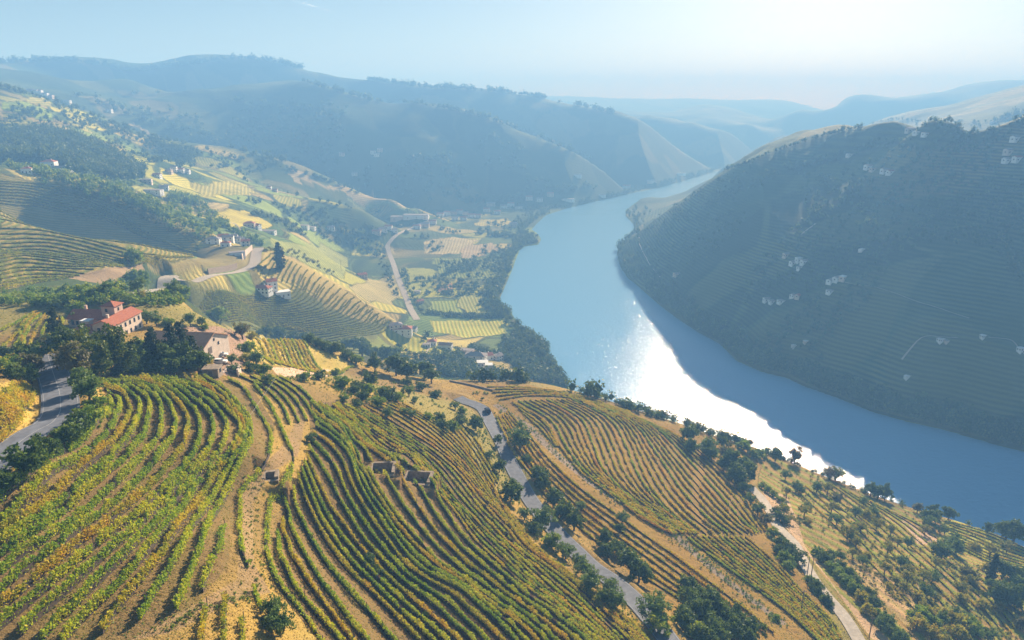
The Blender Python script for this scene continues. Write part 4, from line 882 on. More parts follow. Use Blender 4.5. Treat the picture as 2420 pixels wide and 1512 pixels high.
def clear(x, y, rad):
    if np.any(np.hypot(ROADPTS[:,0]-x, ROADPTS[:,1]-y) < ROADPTS[:,2]/2+rad*.8+.5): return False
    for hx, hy, hr in HOUSEPTS:
        if math.hypot(hx-x, hy-y) < hr+rad*.7: return False
        L_ = math.hypot(hx, hy); al = ((hx-x)*hx+(hy-y)*hy)/L_; la = abs((x*hy-y*hx)/L_)
        if 0 < al < hr+rad*4.5 and la < hr*.8+rad*.5: return False
    return True
def scatter(poly, n, r0, r1, hf=(.8,1.2), seed=3, clump=0, thr=0.0, minz=.6):
    rr = random.Random(seed); us = [p[0] for p in poly]; vs = [p[1] for p in poly]; out = []; tries = 0
    while len(out) < n and tries < n*12:
        tries += 1; u = rr.uniform(min(us), max(us)); v = rr.uniform(min(vs), max(vs))
        if not inside(np.array([u]), np.array([v]), poly)[0]: continue
        p = hit(u, v)
        if p is None or p[2] < minz: continue
        if clump and float(fbm(np.array([p[0]]), np.array([p[1]]), clump, 2, 63)[0]) < thr: continue
        rad = rr.uniform(r0, r1)
        if not clear(p[0], p[1], rad): continue
        out.append((p[0], p[1], rad, rr.uniform(*hf)))
    return out
def along(line, n, r0, r1, spread=0, hf=(.8,1.2), seed=4):
    rr = random.Random(seed); D = dens(np.array([(a, b, 0.) for a, b in line]), 3); out = []
    for _ in range(n):
        q = D[rr.randrange(len(D))]; p = hit(q[0]+rr.gauss(0, spread), q[1]+rr.gauss(0, spread*.6))
        if p is None or p[2] < .5: continue
        rad = rr.uniform(r0, r1)
        if clear(p[0], p[1], rad): out.append((p[0], p[1], rad, rr.uniform(*hf)))
    return out
# ------------------------------------------------------------------ houses
def gable_roof(b, x0, x1, y0, y1, z, pitch, over=.5, axis='x', th=.25):
    X0, X1, Y0, Y1 = x0-over, x1+over, y0-over, y1+over
    if axis == 'x':
        m = (Y0+Y1)/2; h = (Y1-Y0)/2*pitch; dz = over*pitch
        P_ = [(X0,Y0,z-dz),(X1,Y0,z-dz),(X1,m,z-dz+h),(X0,m,z-dz+h),(X0,Y1,z-dz),(X1,Y1,z-dz)]
    else:
        m = (X0+X1)/2; h = (X1-X0)/2*pitch; dz = over*pitch
        P_ = [(X0,Y1,z-dz),(X0,Y0,z-dz),(m,Y0,z-dz+h),(m,Y1,z-dz+h),(X1,Y1,z-dz),(X1,Y0,z-dz)]
    T_ = [(a, b_, c+th) for a, b_, c in P_]
    b.add(P_+T_, [(6,7,8,9),(9,8,11,10),(0,3,2,1),(3,4,5,2),(0,1,7,6),(4,10,11,5)], [])
    b.add([P_[0],P_[3],P_[4],T_[0],T_[3],T_[4]], [(0,3,4,1),(1,4,5,2)]); b.add([P_[1],P_[2],P_[5],T_[1],T_[2],T_[5]], [(0,1,4,3),(1,2,5,4)])
def hip_roof(b, x0, x1, y0, y1, z, pitch, over=.5):
    X0, X1, Y0, Y1 = x0-over, x1+over, y0-over, y1+over; s = min(X1-X0, Y1-Y0)/2; h = s*pitch; z -= .05
    if X1-X0 >= Y1-Y0: A, B = (X0+s, (Y0+Y1)/2, z+h), (X1-s+1e-3, (Y0+Y1)/2, z+h); Q, T = [(0,1,5,4),(2,3,4,5)], [(1,2,5),(3,0,4)]
    else: A, B = ((X0+X1)/2, Y0+s, z+h), ((X0+X1)/2, Y1-s+1e-3, z+h); Q, T = [(1,2,5,4),(3,0,4,5)], [(0,1,4),(2,3,5)]
    b.add([(X0,Y0,z),(X1,Y0,z),(X1,Y1,z),(X0,Y1,z),A,B], Q+[(0,3,2,1)], T)
def walls(b, x0, x1, y0, y1, z, pitch=0, axis='x', base=-2.5):
    b.box(x0, x1, y0, y1, base, z)
    if pitch and axis == 'x': m = (y0+y1)/2; h = (y1-y0)/2*pitch-.03; b.add([(x0,y0,z),(x0,y1,z),(x0,m,z+h),(x1,y0,z),(x1,y1,z),(x1,m,z+h)], [], [(0,2,1),(3,4,5)])
    elif pitch: m = (x0+x1)/2; h = (x1-x0)/2*pitch-.03; b.add([(x0,y0,z),(x1,y0,z),(m,y0,z+h),(x0,y1,z),(x1,y1,z),(m,y1,z+h)], [], [(0,1,2),(3,5,4)])
def opening(parent, name, mat, face, c, z0, w_, h_, ext, lab=None):
    """a window or door set in a wall: face in '+x','-x','+y','-y'; ext = wall plane coordinate"""
    b = MB(); t = .06
    if face[1] == 'x': s = 1 if face[0] == '+' else -1; b.box(*sorted((ext-s*.05, ext+s*t)), c-w_/2, c+w_/2, z0, z0+h_)
    else: s = 1 if face[0] == '+' else -1; b.box(c-w_/2, c+w_/2, *sorted((ext-s*.05, ext+s*t)), z0, z0+h_)
    o = b.build(name, M[mat], parent)
    f = MB(); k = .09; e0, e1 = sorted((ext-s*.05, ext+s*(t-.02)))
    for (a0, a1, q0, q1) in ((c-w_/2-k, c-w_/2, z0-k, z0+h_+k), (c+w_/2, c+w_/2+k, z0-k, z0+h_+k), (c-w_/2, c+w_/2, z0-k, z0), (c-w_/2, c+w_/2, z0+h_, z0+h_+k)):
        if face[1] == 'x': f.box(e0, e1, a0, a1, q0, q1)
        else: f.box(a0, a1, e0, e1, q0, q1)
    f.build('frame', M['concrete'], o); return o
def house(u, v, w_, d_, h_, rz, roof, rmat, wmat, label, group=None, wins=2, storeys=1, chim=True, name='house', cat='house', at=None, flat=False):
    p = hit(u, v) if at is None else at
    if p is None: return
    z = float(min(ground(p[0]+dx, p[1]+dy) for dx in (-w_*.3, 0, w_*.3) for dy in (-d_*.3, 0, d_*.3)))
    z = max(z, .8)*.4+float(ground(p[0], p[1]))*.6
    e = empty(name, (p[0], p[1], z), R(rz)); props(e, label, cat, group); HOUSEPTS.append((p[0], p[1], max(w_, d_)*.6))
    x0, x1, y0, y1 = -w_/2, w_/2, -d_/2, d_/2; pt = .42
    b = MB()
    ax = 'x' if w_ >= d_ else 'y'
    if roof == 'gable': walls(b, x0, x1, y0, y1, h_, pt, ax); b.build('wall', M[wmat], e); r = MB(); gable_roof(r, x0, x1, y0, y1, h_, pt, .45, ax)
    elif roof == 'hip': walls(b, x0, x1, y0, y1, h_); b.build('wall', M[wmat], e); r = MB(); hip_roof(r, x0, x1, y0, y1, h_+.06, pt, .45)
    else: walls(b, x0, x1, y0, y1, h_); b.build('wall', M[wmat], e); r = MB(); r.box(x0-.2, x1+.2, y0-.2, y1+.2, h_+.004, h_+.35)
    rf = r.build('roof', M[rmat], e)
    if chim and roof != 'flat':
        c = MB(); c.box(w_*.18, w_*.18+.7, -.35, .35, h_, h_+min(w_, d_)*.5*pt+1.0); c.box(w_*.18-.08, w_*.18+.78, -.43, .43, h_+min(w_, d_)*.5*pt+1.0, h_+min(w_, d_)*.5*pt+1.15); c.build('chimney', M[wmat], rf)
    for s in range(storeys):
        zz = .95+s*2.9
        if zz+1.3 > h_: break
        for face, ext, L_ in (('-y', y0, w_), ('+x', x1, d_), ('-x', x0, d_)):
            n = max(1, int(wins*L_/max(w_, d_)+.5)) if wins else 0
            for k in range(n):
                c = -L_/2+L_*(k+.5)/n
                if face == '-y' and s == 0 and k == n//2: opening(e, 'door', 'shutter', face, c, 0.02, 1.1, 2.1, ext)
                else: opening(e, 'window', 'glass', face, c, zz, min(1.3, L_/n*.4), 1.25, ext)
    return e
# manor with two wings and a little tower
def manor():
    p = hit(272, 790); e = empty('manor_house', (p[0]-4.0, p[1]+3, float(ground(p[0], p[1]+3))-1.2), R(-3)); props(e, 'large pink manor with red tiled roofs and a small tower above dark conifers', 'manor house'); HOUSEPTS.append((p[0]-4, p[1]+3, 13))
    b = MB(); walls(b, 0, 7.5, -8, 9, 6.4, .42, 'y', -5); b.build('wall', M['cream'], e)
    r = MB(); gable_roof(r, 0, 7.5, -8, 9, 6.42, .42, .5, 'y'); rf = r.build('roof', M['tiles'], e)
    b = MB(); walls(b, -15, -.02, 1, 9.5, 5.8, .5, 'x', -5); b.build('wall', M['pink'], e)
    r = MB(); gable_roof(r, -15, -.6, 1, 9.5, 5.82, .5, .5, 'x'); r.build('roof', M['tiles'], e)
    b = MB(); walls(b, -2.6, 2.2, 2, 7, 10.2, 0, 'x', 5); tw = b.build('tower', M['pink'], e)
    r = MB(); hip_roof(r, -2.6, 2.2, 2, 7, 10.25, .5, .6); r.build('tower_roof', M['tiles'], e)
    b = MB(); walls(b, -9.5, -.02, -7.5, .98, 3.6, 0, 'x', -5); b.build('wall', M['pink'], e)
    r = MB(); hip_roof(r, -9.5, -.5, -7.5, .5, 3.65, .4, .5); r.build('roof', M['tiles'], e)
    b = MB(); b.box(-7, -4.2, -3.6, -1.2, 3.8, 6.3); b.build('dormer', M['cream'], e); b = MB(); b.box(-7.3, -3.9, -3.9, -.9, 6.304, 6.6); b.build('dormer_roof', M['white'], e)
    c = MB(); c.box(3.4, 4.2, -5, -4.2, 6.5, 9.4); c.build('chimney', M['cream'], rf); c = MB(); c.box(-11, -10.2, 5, 5.8, 6.5, 9.6); c.build('chimney', M['pink'], rf)
    for s in (0.9, 3.9):
        for k in range(6): opening(e, 'window', 'glass', '+x', -6.6+k*2.75, s, .95, 1.45, 7.5)
        for k in range(2): opening(e, 'window', 'glass', '-y', 2.2+k*3.1, s, .95, 1.45, -8)
        for k in range(3): opening(e, 'window', 'glass', '-y', -13.4+k*1.7, s-.4, .9, 1.4, 1)
    opening(e, 'window', 'glass', '-y', -.8, 8.2, .8, 1.1, 2); opening(e, 'window', 'glass', '+x', 4.4, 8.2, .8, 1.1, 2.2)
    opening(e, 'door', 'shutter', '-y', -5, 0.0, 1.3, 2.3, -7.5)
manor()
def barn():
    p = hit(430, 826); e = empty('barn', (p[0], p[1]+3, float(ground(p[0], p[1]+3))-.4), R(-6)); props(e, 'long stone barn with a big weathered brown tiled roof beside the manor', 'barn'); HOUSEPTS.append((p[0], p[1]+3, 14))
    b = MB(); walls(b, -11, 10, -9, 9, 2.4, .40, 'x', -4); b.build('wall', M['cream'], e)
    r = MB(); gable_roof(r, -11, 10, -9, 9, 2.42, .40, .55, 'x'); r.build('roof', M['oldtiles'], e)
    opening(e, 'door', 'shutter', '+x', -3, 0, 2.2, 2.1, 10); opening(e, 'window', 'glass', '+x', 2.5, 1.3, 1, 1.0, 10); opening(e, 'window', 'glass', '+x', 0, 3.4, .9, .9, 10)
    for k in range(4): opening(e, 'window', 'glass', '-y', -8+k*5.3, 1.0, 1, .9, -9)
barn()
house(503, 884, 4.6, 4.0, 2.4, 4, 'flat', 'stone', 'stone', 'small square stone shed at the top of the near vineyard', None, 1, 1, False, 'shed', 'shed')
def ruin(u, v, segs, label):
    p = hit(u, v); e = empty('stone_wall', (p[0], p[1], float(ground(p[0], p[1]))), R(8)); props(e, label, 'wall')
    for (x0, x1, y0, y1, h) in segs:
        b = MB(); n = 5
        for k in range(n):
            if x1-x0 > y1-y0: b.box(x0+(x1-x0)*k/n+.002*k, x0+(x1-x0)*(k+1)/n+.002*k, y0, y1, -1.5, h*random.uniform(.75, 1.1))
            else: b.box(x0, x1, y0+(y1-y0)*k/n, y0+(y1-y0)*(k+1)/n, -1.5, h*random.uniform(.75, 1.1))
        b.build('wall_section', M['cream'], e)
trees('olive', [(548,850,13),(556,872,12),(520,800,8,'yellow'),(470,848,20,'yew'),(487,862,16,'yellow')], '{} bush around the barn yard, from the right', 'bushes around the barn yard')
ruin(535, 872, [(0,4,-.25,.25,1.3),(0,.5,-5,-.3,1.0),(4,4.5,-4,-.3,1.5)], 'crumbling cream walls in the dirt yard right of the barn')
# two cars and a trailer shape in the yard are too small for doors but still cars
def car(p, rz, paint, label, s=1.0, group=None):
    e = empty('parked_car', p, R(rz)); e.scale = (s, s, s); props(e, label, 'car', group)
    prof = [(-2.25,.45),(-2.3,.8),(-2.15,1.0),(-1.9,1.52),(-1.5,1.68),(.35,1.66),(1.05,1.12),(2.05,.98),(2.28,.78),(2.3,.42),(1.85,.30),(-1.9,.30)]
    n = len(prof); V_ = [(x, -.9, z) for x, z in prof]+[(x, .9, z) for x, z in prof]
    for i in (3,4,5): V_[i] = (V_[i][0], -.72, V_[i][2]); V_[n+i] = (V_[n+i][0], .72, V_[n+i][2])
    me = bpy.data.meshes.new('body'); me.from_pydata(V_, [], [tuple(range(n))[::-1], tuple(range(n, 2*n))]+[(i, (i+1) % n, n+(i+1) % n, n+i) for i in range(n)]); me.materials.append(M[paint])
    o = bpy.data.objects.new('body', me); sc.collection.objects.link(o); o.parent = e
    bv = o.modifiers.new('bevel', 'BEVEL'); bv.width = .06; bv.segments = 2
    b = MB(); b.add([(.42,-.66,1.63),(.42,.66,1.63),(1.04,.78,1.16),(1.04,-.78,1.16)], [(0,3,2,1)]); b.v[-1] += np.array([.03,0,.03]); b.build('windscreen', M['glass'], e)
    b = MB(); b.add([(-2.17,-.8,1.04),(-2.17,.8,1.04),(-1.94,.68,1.5),(-1.94,-.68,1.5)], [(0,1,2,3)]); b.v[-1] += np.array([-.03,0,.01]); b.build('rear_window', M['glass'], e)
    for sgn in (-1, 1):
        b = MB(); b.add([(-1.75,sgn*.90,1.05),(.85,sgn*.90,1.08),(.3,sgn*.755,1.56),(-1.5,sgn*.755,1.56)], [(0,1,2,3)] if sgn < 0 else [(3,2,1,0)]); b.build('side_window', M['glass'], e)
        for x in (-1.4, 1.42):
            w_ = MB(); w_.tube([(x, sgn*.72, .34),(x, sgn*.74, .34),(x, sgn*.93, .34),(x, sgn*.945, .34)], [.01,.34,.34,.22], 16); wo = w_.build('wheel', M['tyre'], e)
            w_ = MB(); w_.tube([(x, sgn*.93, .34),(x, sgn*.955, .34)], [.2,.02], 10); w_.build('rim', M['wire'], wo)
        b = MB(); b.box(2.22, 2.31, sgn*.7-.18, sgn*.7+.18, .68, .84); b.build('headlight', M['glass'], e)
        b = MB(); b.box(-2.32, -2.22, sgn*.74-.12, sgn*.74+.12, .82, 1.0); b.build('tail_light', M['lamp'], e)
D = ROADS['centre']['D']; q = hit(1144, 972); k = int(np.argmin(np.hypot(D[:,0]-q[0], D[:,1]-q[1]))); dd = D[k+1]-D[k-1]; ang = math.degrees(math.atan2(dd[1], dd[0]))
nx_, ny_ = -dd[1]/math.hypot(dd[0], dd[1]), dd[0]/math.hypot(dd[0], dd[1])
car((D[k,0]+nx_*1.2, D[k,1]+ny_*1.2, D[k,2]+.06), ang+180, 'carpaint', 'dark car driving on the grey road between the two vineyards', 1.12)
for i, (u, v, a) in enumerate(((523,842,10),(521,858,5))):
    p = hit(u, v); car((p[0], p[1], p[2]+.02), a, 'white', ('white car parked furthest back in the barn yard', 'white car parked nearest in the barn yard')[i], .95, 'white cars in the barn yard')
# stone basins
for i, (p, wx, wy, rz, dp, top) in enumerate(PITS):
    e = empty('stone_basin', (p[0], p[1], top), R(rz)); props(e, ('left square stone lined pit sunk among the vines', 'right square stone lined pit sunk among the vines', 'small stone pit beside the dirt track')[i], 'stone pit')
    t_ = .55
    for n_, (x0, x1, y0, y1) in enumerate(((-wx/2-t_, wx/2+t_, wy/2-.3, wy/2+t_), (-wx/2-t_, wx/2+t_, -wy/2-t_, -wy/2+.3), (-wx/2-t_, -wx/2+.3, -wy/2+.3, wy/2-.3), (wx/2-.3, wx/2+t_, -wy/2+.3, wy/2-.3))):
        b = MB(); b.box(x0, x1, y0, y1, -dp-.3, .12 if n_ != 1 else -.45); b.build('side_wall', M['stone'], e)
    b = MB(); b.box(-wx/2+.3, wx/2-.3, -wy/2+.3, wy/2-.3, -dp-.2, -dp+.5); b.build('floor', M['stone'], e)
# the white villa, its annexe and the village behind
house(618, 686, 17, 9, 5.4, -8, 'hip', 'tiles', 'white', 'long white villa with red hipped roof on the dark slope', None, 5, 2)
house(642, 678, 9, 9, 7.2, 28, 'gable', 'tiles', 'white', 'tall middle block of the white villa with a red roof', None, 2, 2)
house(668, 696, 13, 8, 4.6, 28, 'flat', 'white', 'white', 'low white terrace block right of the villa', None, 3, 1, False)
VIL = [(506,575,13,9,5.4,5,'greytiles','hip'),(528,566,10,8,5,20,'tiles','gable'),(540,570,11,8,6,12,'greytiles','gable'),(552,568,9,8,6.4,14,'greytiles','gable'),(561,573,8,8,6.2,16,'greytiles','gable'),(571,576,8,8,6,18,'greytiles','gable'),(581,581,8,7,5.6,20,'tiles','gable'),(560,603,14,7,4,30,'greytiles','flat'),(534,582,9,7,4,10,'tiles','hip')]
for i, a in enumerate(VIL): house(a[0], a[1], a[2], a[3], a[4], a[5], a[7], a[6], 'white', '{} white house of the hamlet above the pale road, from the left'.format(ordinal(i+1)), 'white houses of the hamlet', 2, 2)
def wall_line(pts, h, th, mat, label, name='retaining_wall', cat='wall', h0=-1):
    Dw = dens(hits(pts), 3.0)
    if len(Dw) < 2: return
    z = ground(Dw[:,0], Dw[:,1]); d = np.gradient(Dw[:,:2], axis=0); d /= np.linalg.norm(d, axis=1)[:,None]+1e-9; n_ = np.c_[-d[:,1], d[:,0]]*th/2
    V_ = np.stack([np.c_[Dw[:,:2]-n_, z+h0], np.c_[Dw[:,:2]+n_, z+h0], np.c_[Dw[:,:2]+n_, z+h], np.c_[Dw[:,:2]-n_, z+h]], 1).reshape(-1,3)
    i = np.arange(len(Dw)-1)[:,None]*4; Q = np.concatenate([np.c_[i+a, i+b, i+b+4, i+a+4] for a, b in ((0,1),(1,2),(2,3),(3,0))]+[np.array([[0,3,2,1],[4*len(Dw)-4,4*len(Dw)-3,4*len(Dw)-2,4*len(Dw)-1]])])
    props(mesh_np(name, V_, Q, M[mat]), label, cat)
wall_line([(572,612),(582,603),(596,590)], 5, .8, 'cream', 'tall pale retaining wall at the road bend below the hamlet')
wall_line([(492,648),(520,644),(560,634)], 5, .8, 'stone', 'grey retaining wall along the pale road in shade')
wall_line([(1062,902),(1130,916),(1170,926)], 1.0, .5, 'stone', 'low stone wall where the lower road meets the brow vineyard')
# middle and far distance
WM = 'white'
FAR = [
 ('valley', '{} pale building on the left hillside below the wood, from the left', [(18,352,16,9,6,0,'greytiles','gable'),(118,396,16,12,8,10,'tiles','hip'),(150,404,22,9,5,-15,'greytiles','gable'),(65,408,10,8,5,20,'tiles','hip'),(345,432,16,9,6,15,'greytiles','flat'),(358,455,30,10,6,-4,'greytiles','flat'),(388,447,12,9,5,20,'greytiles','gable'),(372,420,12,9,6,0,'tiles','gable'),(400,408,10,8,6,0,'greytiles','hip'),(412,404,9,8,7,10,'greytiles','gable'),(428,406,11,8,6,0,'tiles','gable'),(442,408,10,8,5,0,'greytiles','gable')]),
 ('lane', '{} house in the scattered hamlet behind the yellow field, from the left', [(590,538,14,10,7,10,'tiles','hip'),(603,541,14,9,6,-10,'tiles','gable'),(636,446,9,8,5,0,'tiles','gable'),(634,549,20,8,4,-5,'greytiles','flat'),(650,453,10,8,5,0,'tiles','gable'),(716,536,20,10,6,-6,'greytiles','flat'),(735,540,16,9,5,-6,'greytiles','flat'),(782,541,14,10,6,10,'greytiles','gable'),(855,655,14,9,6.5,35,'tiles','gable')]),
 ('valley', '{} pale building of the village on the valley floor, from the left', [(905,546,14,9,6,10,'greytiles','gable'),(918,540,12,9,6,0,'tiles','gable'),(930,545,12,9,5,20,'greytiles','gable'),(942,518,30,14,8,-3,'greytiles','flat'),(975,515,34,14,8,-3,'greytiles','flat'),(998,514,24,14,7,-3,'greytiles','flat'),(1040,512,14,9,7,0,'tiles','gable'),(1056,509,14,9,8,10,'tiles','hip'),(1072,507,13,9,7,0,'greytiles','gable'),(1086,505,14,9,8,0,'tiles','gable'),(1100,508,12,9,6,0,'greytiles','gable'),(1114,513,15,9,6,0,'tiles','gable'),(1130,514,12,9,6,0,'tiles','gable'),(1160,487,20,10,7,0,'greytiles','gable'),(1190,492,16,9,7,0,'greytiles','gable'),(1207,488,16,9,8,0,'tiles','gable'),(1213,536,14,10,7,0,'greytiles','gable'),(1226,494,16,9,6,0,'greytiles','flat'),(1342,474,30,9,6,0,'greytiles','flat'),(1250,470,16,9,7,0,'tiles','gable'),(1275,474,14,9,6,0,'greytiles','gable'),(1150,500,14,10,7,0,'tiles','gable'),(1175,505,14,9,6,0,'tiles','hip'),(1095,520,14,9,6,0,'tiles','gable'),(1075,520,14,9,6,0,'greytiles','gable'),(1022,528,14,9,6,0,'tiles','gable'),(1005,535,14,9,6,0,'greytiles','gable'),(985,540,14,9,6,0,'tiles','hip'),(890,552,14,9,6,0,'tiles','gable'),(1300,462,16,9,7,0,'tiles','gable'),(1420,462,22,9,6,0,'greytiles','gable'),(1480,444,22,10,7,0,'tiles','gable'),(1540,430,26,10,7,0,'greytiles','gable')]),
 ('river', '{} building on the wooded slope above the riverside fields, from the left', [(934,775,14,9,6,20,'greytiles','hip'),(952,786,19,11,7,4,'tiles','hip'),(972,782,14,9,5,-12,'greytiles','gable'),(986,693,9,7,4,0,'greytiles','flat'),(992,716,10,7,4,40,'tiles','gable'),(1021,812,9,8,4,0,'tiles','hip'),(1008,818,8,5,3,0,'greytiles','flat'),(1053,822,14,8,5,-10,'oldtiles','gable'),(1104,833,14,7,4,-15,'greytiles','flat'),(1124,848,22,12,6,-12,'greytiles','hip'),(1148,847,14,9,5,20,'tiles','gable'),(1140,868,11,8,6.5,4,'white','flat'),(1155,878,7,7,8,4,'white','flat'),(1176,850,9,8,6,40,'greytiles','gable')]),
 ('crest', '{} tiny white house on the crest of the upper left hill, from the left', [(72,218,16,10,7,0,'greytiles','gable'),(84,222,14,10,9,0,'greytiles','gable'),(94,223,14,10,10,0,'tiles','gable'),(106,228,18,10,8,0,'greytiles','gable'),(120,232,14,10,7,0,'greytiles','gable'),(160,244,16,10,7,0,'greytiles','gable'),(258,264,16,10,7,0,'greytiles','gable')]),
 ('hills', '{} tiny white house on the far blue hillside, from the left', [(808,364,15,10,7,0,'greytiles','gable'),(838,410,15,10,7,0,'greytiles','gable'),(882,360,15,10,7,0,'greytiles','gable'),(890,366,15,10,7,0,'greytiles','gable'),(898,356,15,10,7,0,'greytiles','gable'),(1362,416,30,12,8,0,'greytiles','gable'),(1600,410,60,12,8,0,'greytiles','flat')]),
 ('right', '{} white house on the shaded right hillside, from the left', [(1600,648,15,9,5,0,'greytiles','gable'),(1812,710,12,8,5,-10,'greytiles','gable'),(1826,713,12,8,4,-10,'greytiles','flat'),(1846,712,12,8,4,-6,'greytiles','flat'),(1857,604,10,8,5,0,'greytiles','gable'),(1872,700,8,7,4,30,'greytiles','gable'),(1886,698,14,7,4,30,'tiles','gable'),(1874,623,12,8,5,0,'greytiles','gable'),(1888,616,12,8,6,0,'white','flat'),(1900,621,12,8,6,0,'greytiles','gable'),(1890,634,10,6,4,0,'greytiles','flat'),(1962,663,13,8,4,20,'greytiles','gable'),(1976,660,12,8,5,20,'greytiles','gable'),(1992,657,13,8,5,20,'white','flat'),(1962,688,12,7,4,0,'greytiles','flat'),(1903,808,6,5,3,0,'white','flat'),(1875,818,6,5,3,0,'white','flat'),
   (2008,367,14,8,5,0,'greytiles','flat'),(2051,397,14,9,6,0,'greytiles','gable'),(2062,402,12,8,5,0,'greytiles','flat'),(2090,405,14,9,6,0,'greytiles','gable'),(2104,407,14,9,5,0,'tiles','gable'),(2150,310,18,9,6,0,'greytiles','gable'),(2166,314,12,9,5,0,'greytiles','flat'),(2190,315,18,9,5,0,'greytiles','flat'),(2036,592,10,6,3,10,'white','flat'),(2143,891,7,5,3,0,'white','flat'),(2222,804,8,6,3.5,0,'white','flat'),(2236,808,5,4,3,0,'greytiles','flat'),(2322,796,6,5,3.5,0,'white','flat'),(2344,292,14,9,7,0,'white','flat'),(2384,358,16,9,6,0,'greytiles','gable'),(2380,378,16,8,5,0,'greytiles','gable'),(2404,376,16,8,6,0,'tiles','gable'),(2400,328,16,9,6,0,'greytiles','gable'),(2412,826,8,6,4,0,'white','flat')]),
]
for key, fmt, L in FAR:
    for i, a in enumerate(sorted(L, key=lambda a: a[0])):
        mid = key in ('river', 'lane') or (key == 'valley' and a[0] < 450)
        q_ = .72 if key == 'right' else (1.2 if a[0] > 870 and key == 'valley' else 1)
        house(a[0], a[1], a[2]*q_, a[3]*q_, a[4]*q_, a[5]+(18 if key == 'right' else 0), a[7], a[6], WM if (i*5) % 4 else 'cream', fmt.format(ordinal(i+1)), fmt.replace('{} ', '').replace(', from the left', ''), 3 if mid else 2, 2 if a[4] > 5.5 else 1, mid)
# ------------------------------------------------------------------ road markings, poles and cables
def mark(key, off, w_, name, label, lift=.13, dash=None):
    D = dens(ROADS[key]['D'], 1.0); d = np.gradient(D[:,:2], axis=0); d /= np.linalg.norm(d, axis=1)[:,None]+1e-9; n_ = np.c_[-d[:,1], d[:,0]]
    A = D.copy(); A[:,:2] += n_*(off-w_/2); B = D.copy(); B[:,:2] += n_*(off+w_/2); A[:,2] += lift; B[:,2] += lift
    V_ = np.stack([A, B], 1).reshape(-1,3); i = np.arange(len(D)-1)
    if dash: i = i[(i % (dash*2)) < dash]
    i = (i*2)[:,None]; props(mesh_np(name, V_, np.c_[i, i+1, i+3, i+2], M['paint']), label, 'road marking', kind='structure')
mark('hill', 0, .12, 'road_marking_middle', 'thin white centre line of the left road', .13)
mark('hill', 3.1, .10, 'road_marking_edge', 'white edge line of the left road', .13); mark('hill', -3.1, .10, 'road_marking_edge', 'white edge line of the left road', .13)
mark('centre', 2.6, .12, 'road_marking_edge', 'white edge line of the lower road', .13); mark('centre', -2.6, .12, 'road_marking_edge', 'white edge line of the lower road', .13)
def pole(u, v, h, label, group=None):
    p = hit(u, v); e = empty('utility_pole', (p[0], p[1], float(ground(p[0], p[1])))); props(e, label, 'utility pole', group)
    b = MB(); b.tube([(0,0,-.5),(0,0,h)], [.19,.12], 8); b.build('post', M['pole'], e)
    b = MB(); b.box(-.9, .9, -.06, .06, h-.7, h-.55); b.build('crossarm', M['pole'], e)
    for x in (-.75, 0, .75): b = MB(); b.tube([(x,0,h-.56),(x,0,h-.3)], [.06,.05], 6); b.build('insulator', M['concrete'], e)
    return np.array([p[0], p[1], float(ground(p[0], p[1]))+h-.45])
A1 = pole(1906, 1362, 8.5, 'left one of the twin poles beside the gravel track', 'poles beside the gravel track'); A2 = pole(1915, 1368, 9.5, 'right one of the twin poles beside the gravel track', 'poles beside the gravel track')
A3 = pole(2053, 1506, 8, 'single pole beside the lower end of the gravel track'); A4 = pole(1036, 672, 14, 'tall pole between the small plots on the valley floor'); A5 = pole(806, 640, 16, 'tall pole on the slope behind the golden spur')
A6 = pole(1893, 1440, 7.5, 'slim pole left of the lower gravel track'); A7 = pole(480, 652, 9, 'pole at the edge of the pale road by the hamlet')
def cable(P0, P1, sag, label, rad=.045):
    P0, P1 = np.array(P0), np.array(P1); t = np.linspace(0, 1, 24)[:,None]; C_ = P0+(P1-P0)*t; C_[:,2] -= (4*sag*t*(1-t))[:,0]
    b = MB(); b.tube(list(C_), rad, 4); props(b.build('cable', M['wire']), label, 'cable')
cable(A2, A3, 1.2, 'thin cable from the twin poles down to the single pole')
p = hit(655, 940); g0 = np.array([p[0], p[1], p[2]+6.5]); a_, t_ = pdir(205, 1480); g1 = np.array([95*math.sin(float(a_)), 95*math.cos(float(a_)), ZC-95*float(t_)]); g2 = g1+(g1-g0)*.35
cable(g0, g2, 1.5, 'thin pale cable slanting over the near left vine rows', .02)
# ------------------------------------------------------------------ woods
RB = [(1475,505),(1500,545),(1462,582),(1462,620),(1485,652),(1520,682),(1565,722),(1610,756),(1655,785),(1705,812),(1745,850),(1800,876),(1860,890),(1920,915),(1990,940),(2060,968),(2140,990),(2220,1008),(2300,1030),(2360,1048),(2419,1060)]
up = lambda L, dy, dx=0: [(a+dx, b+dy) for a, b in L]
woods('woodland', 'trees lining the foot of the shaded right hill along the water', along(up(RB, -8, 6), 620, 3.0, 6.2, 5, (1.0,1.9), 11)+along(up(RB, -24, 16), 420, 2.5, 5.5, 12, (.9,1.7), 12), 'wood', 60, .34, 2)
woods('woodland', 'patchy trees and scrub over the shaded right hillside', scatter([(1500,545),(1700,420),(1900,345),(2110,292),(2340,292),(2419,275),(2419,1040),(2300,1010),(2100,955),(1900,890),(1740,820),(1560,690),(1490,620)], 1900, 1.3, 4.2, (.7,1.3), 13, 130, -.10), 'wood', 30, .42, 3)
woods('woodland', 'trees standing along the crest of the right hill', along([(1700,404),(1760,388),(1820,362),(1900,335),(1960,318),(2030,300),(2110,283),(2200,288),(2340,289)], 150, 1.5, 4.2, 1.5, (.8,1.3), 14)+along([(1560,535),(1700,470),(1850,405),(1950,380),(2100,335)], 260, 1.5, 3.6, 7, (.8,1.3), 15)+along([(2350,290),(2390,275),(2419,268),(2470,255)], 40, 4, 8, 3, (.8,1.2), 16), 'wood', 40, .4, 4)
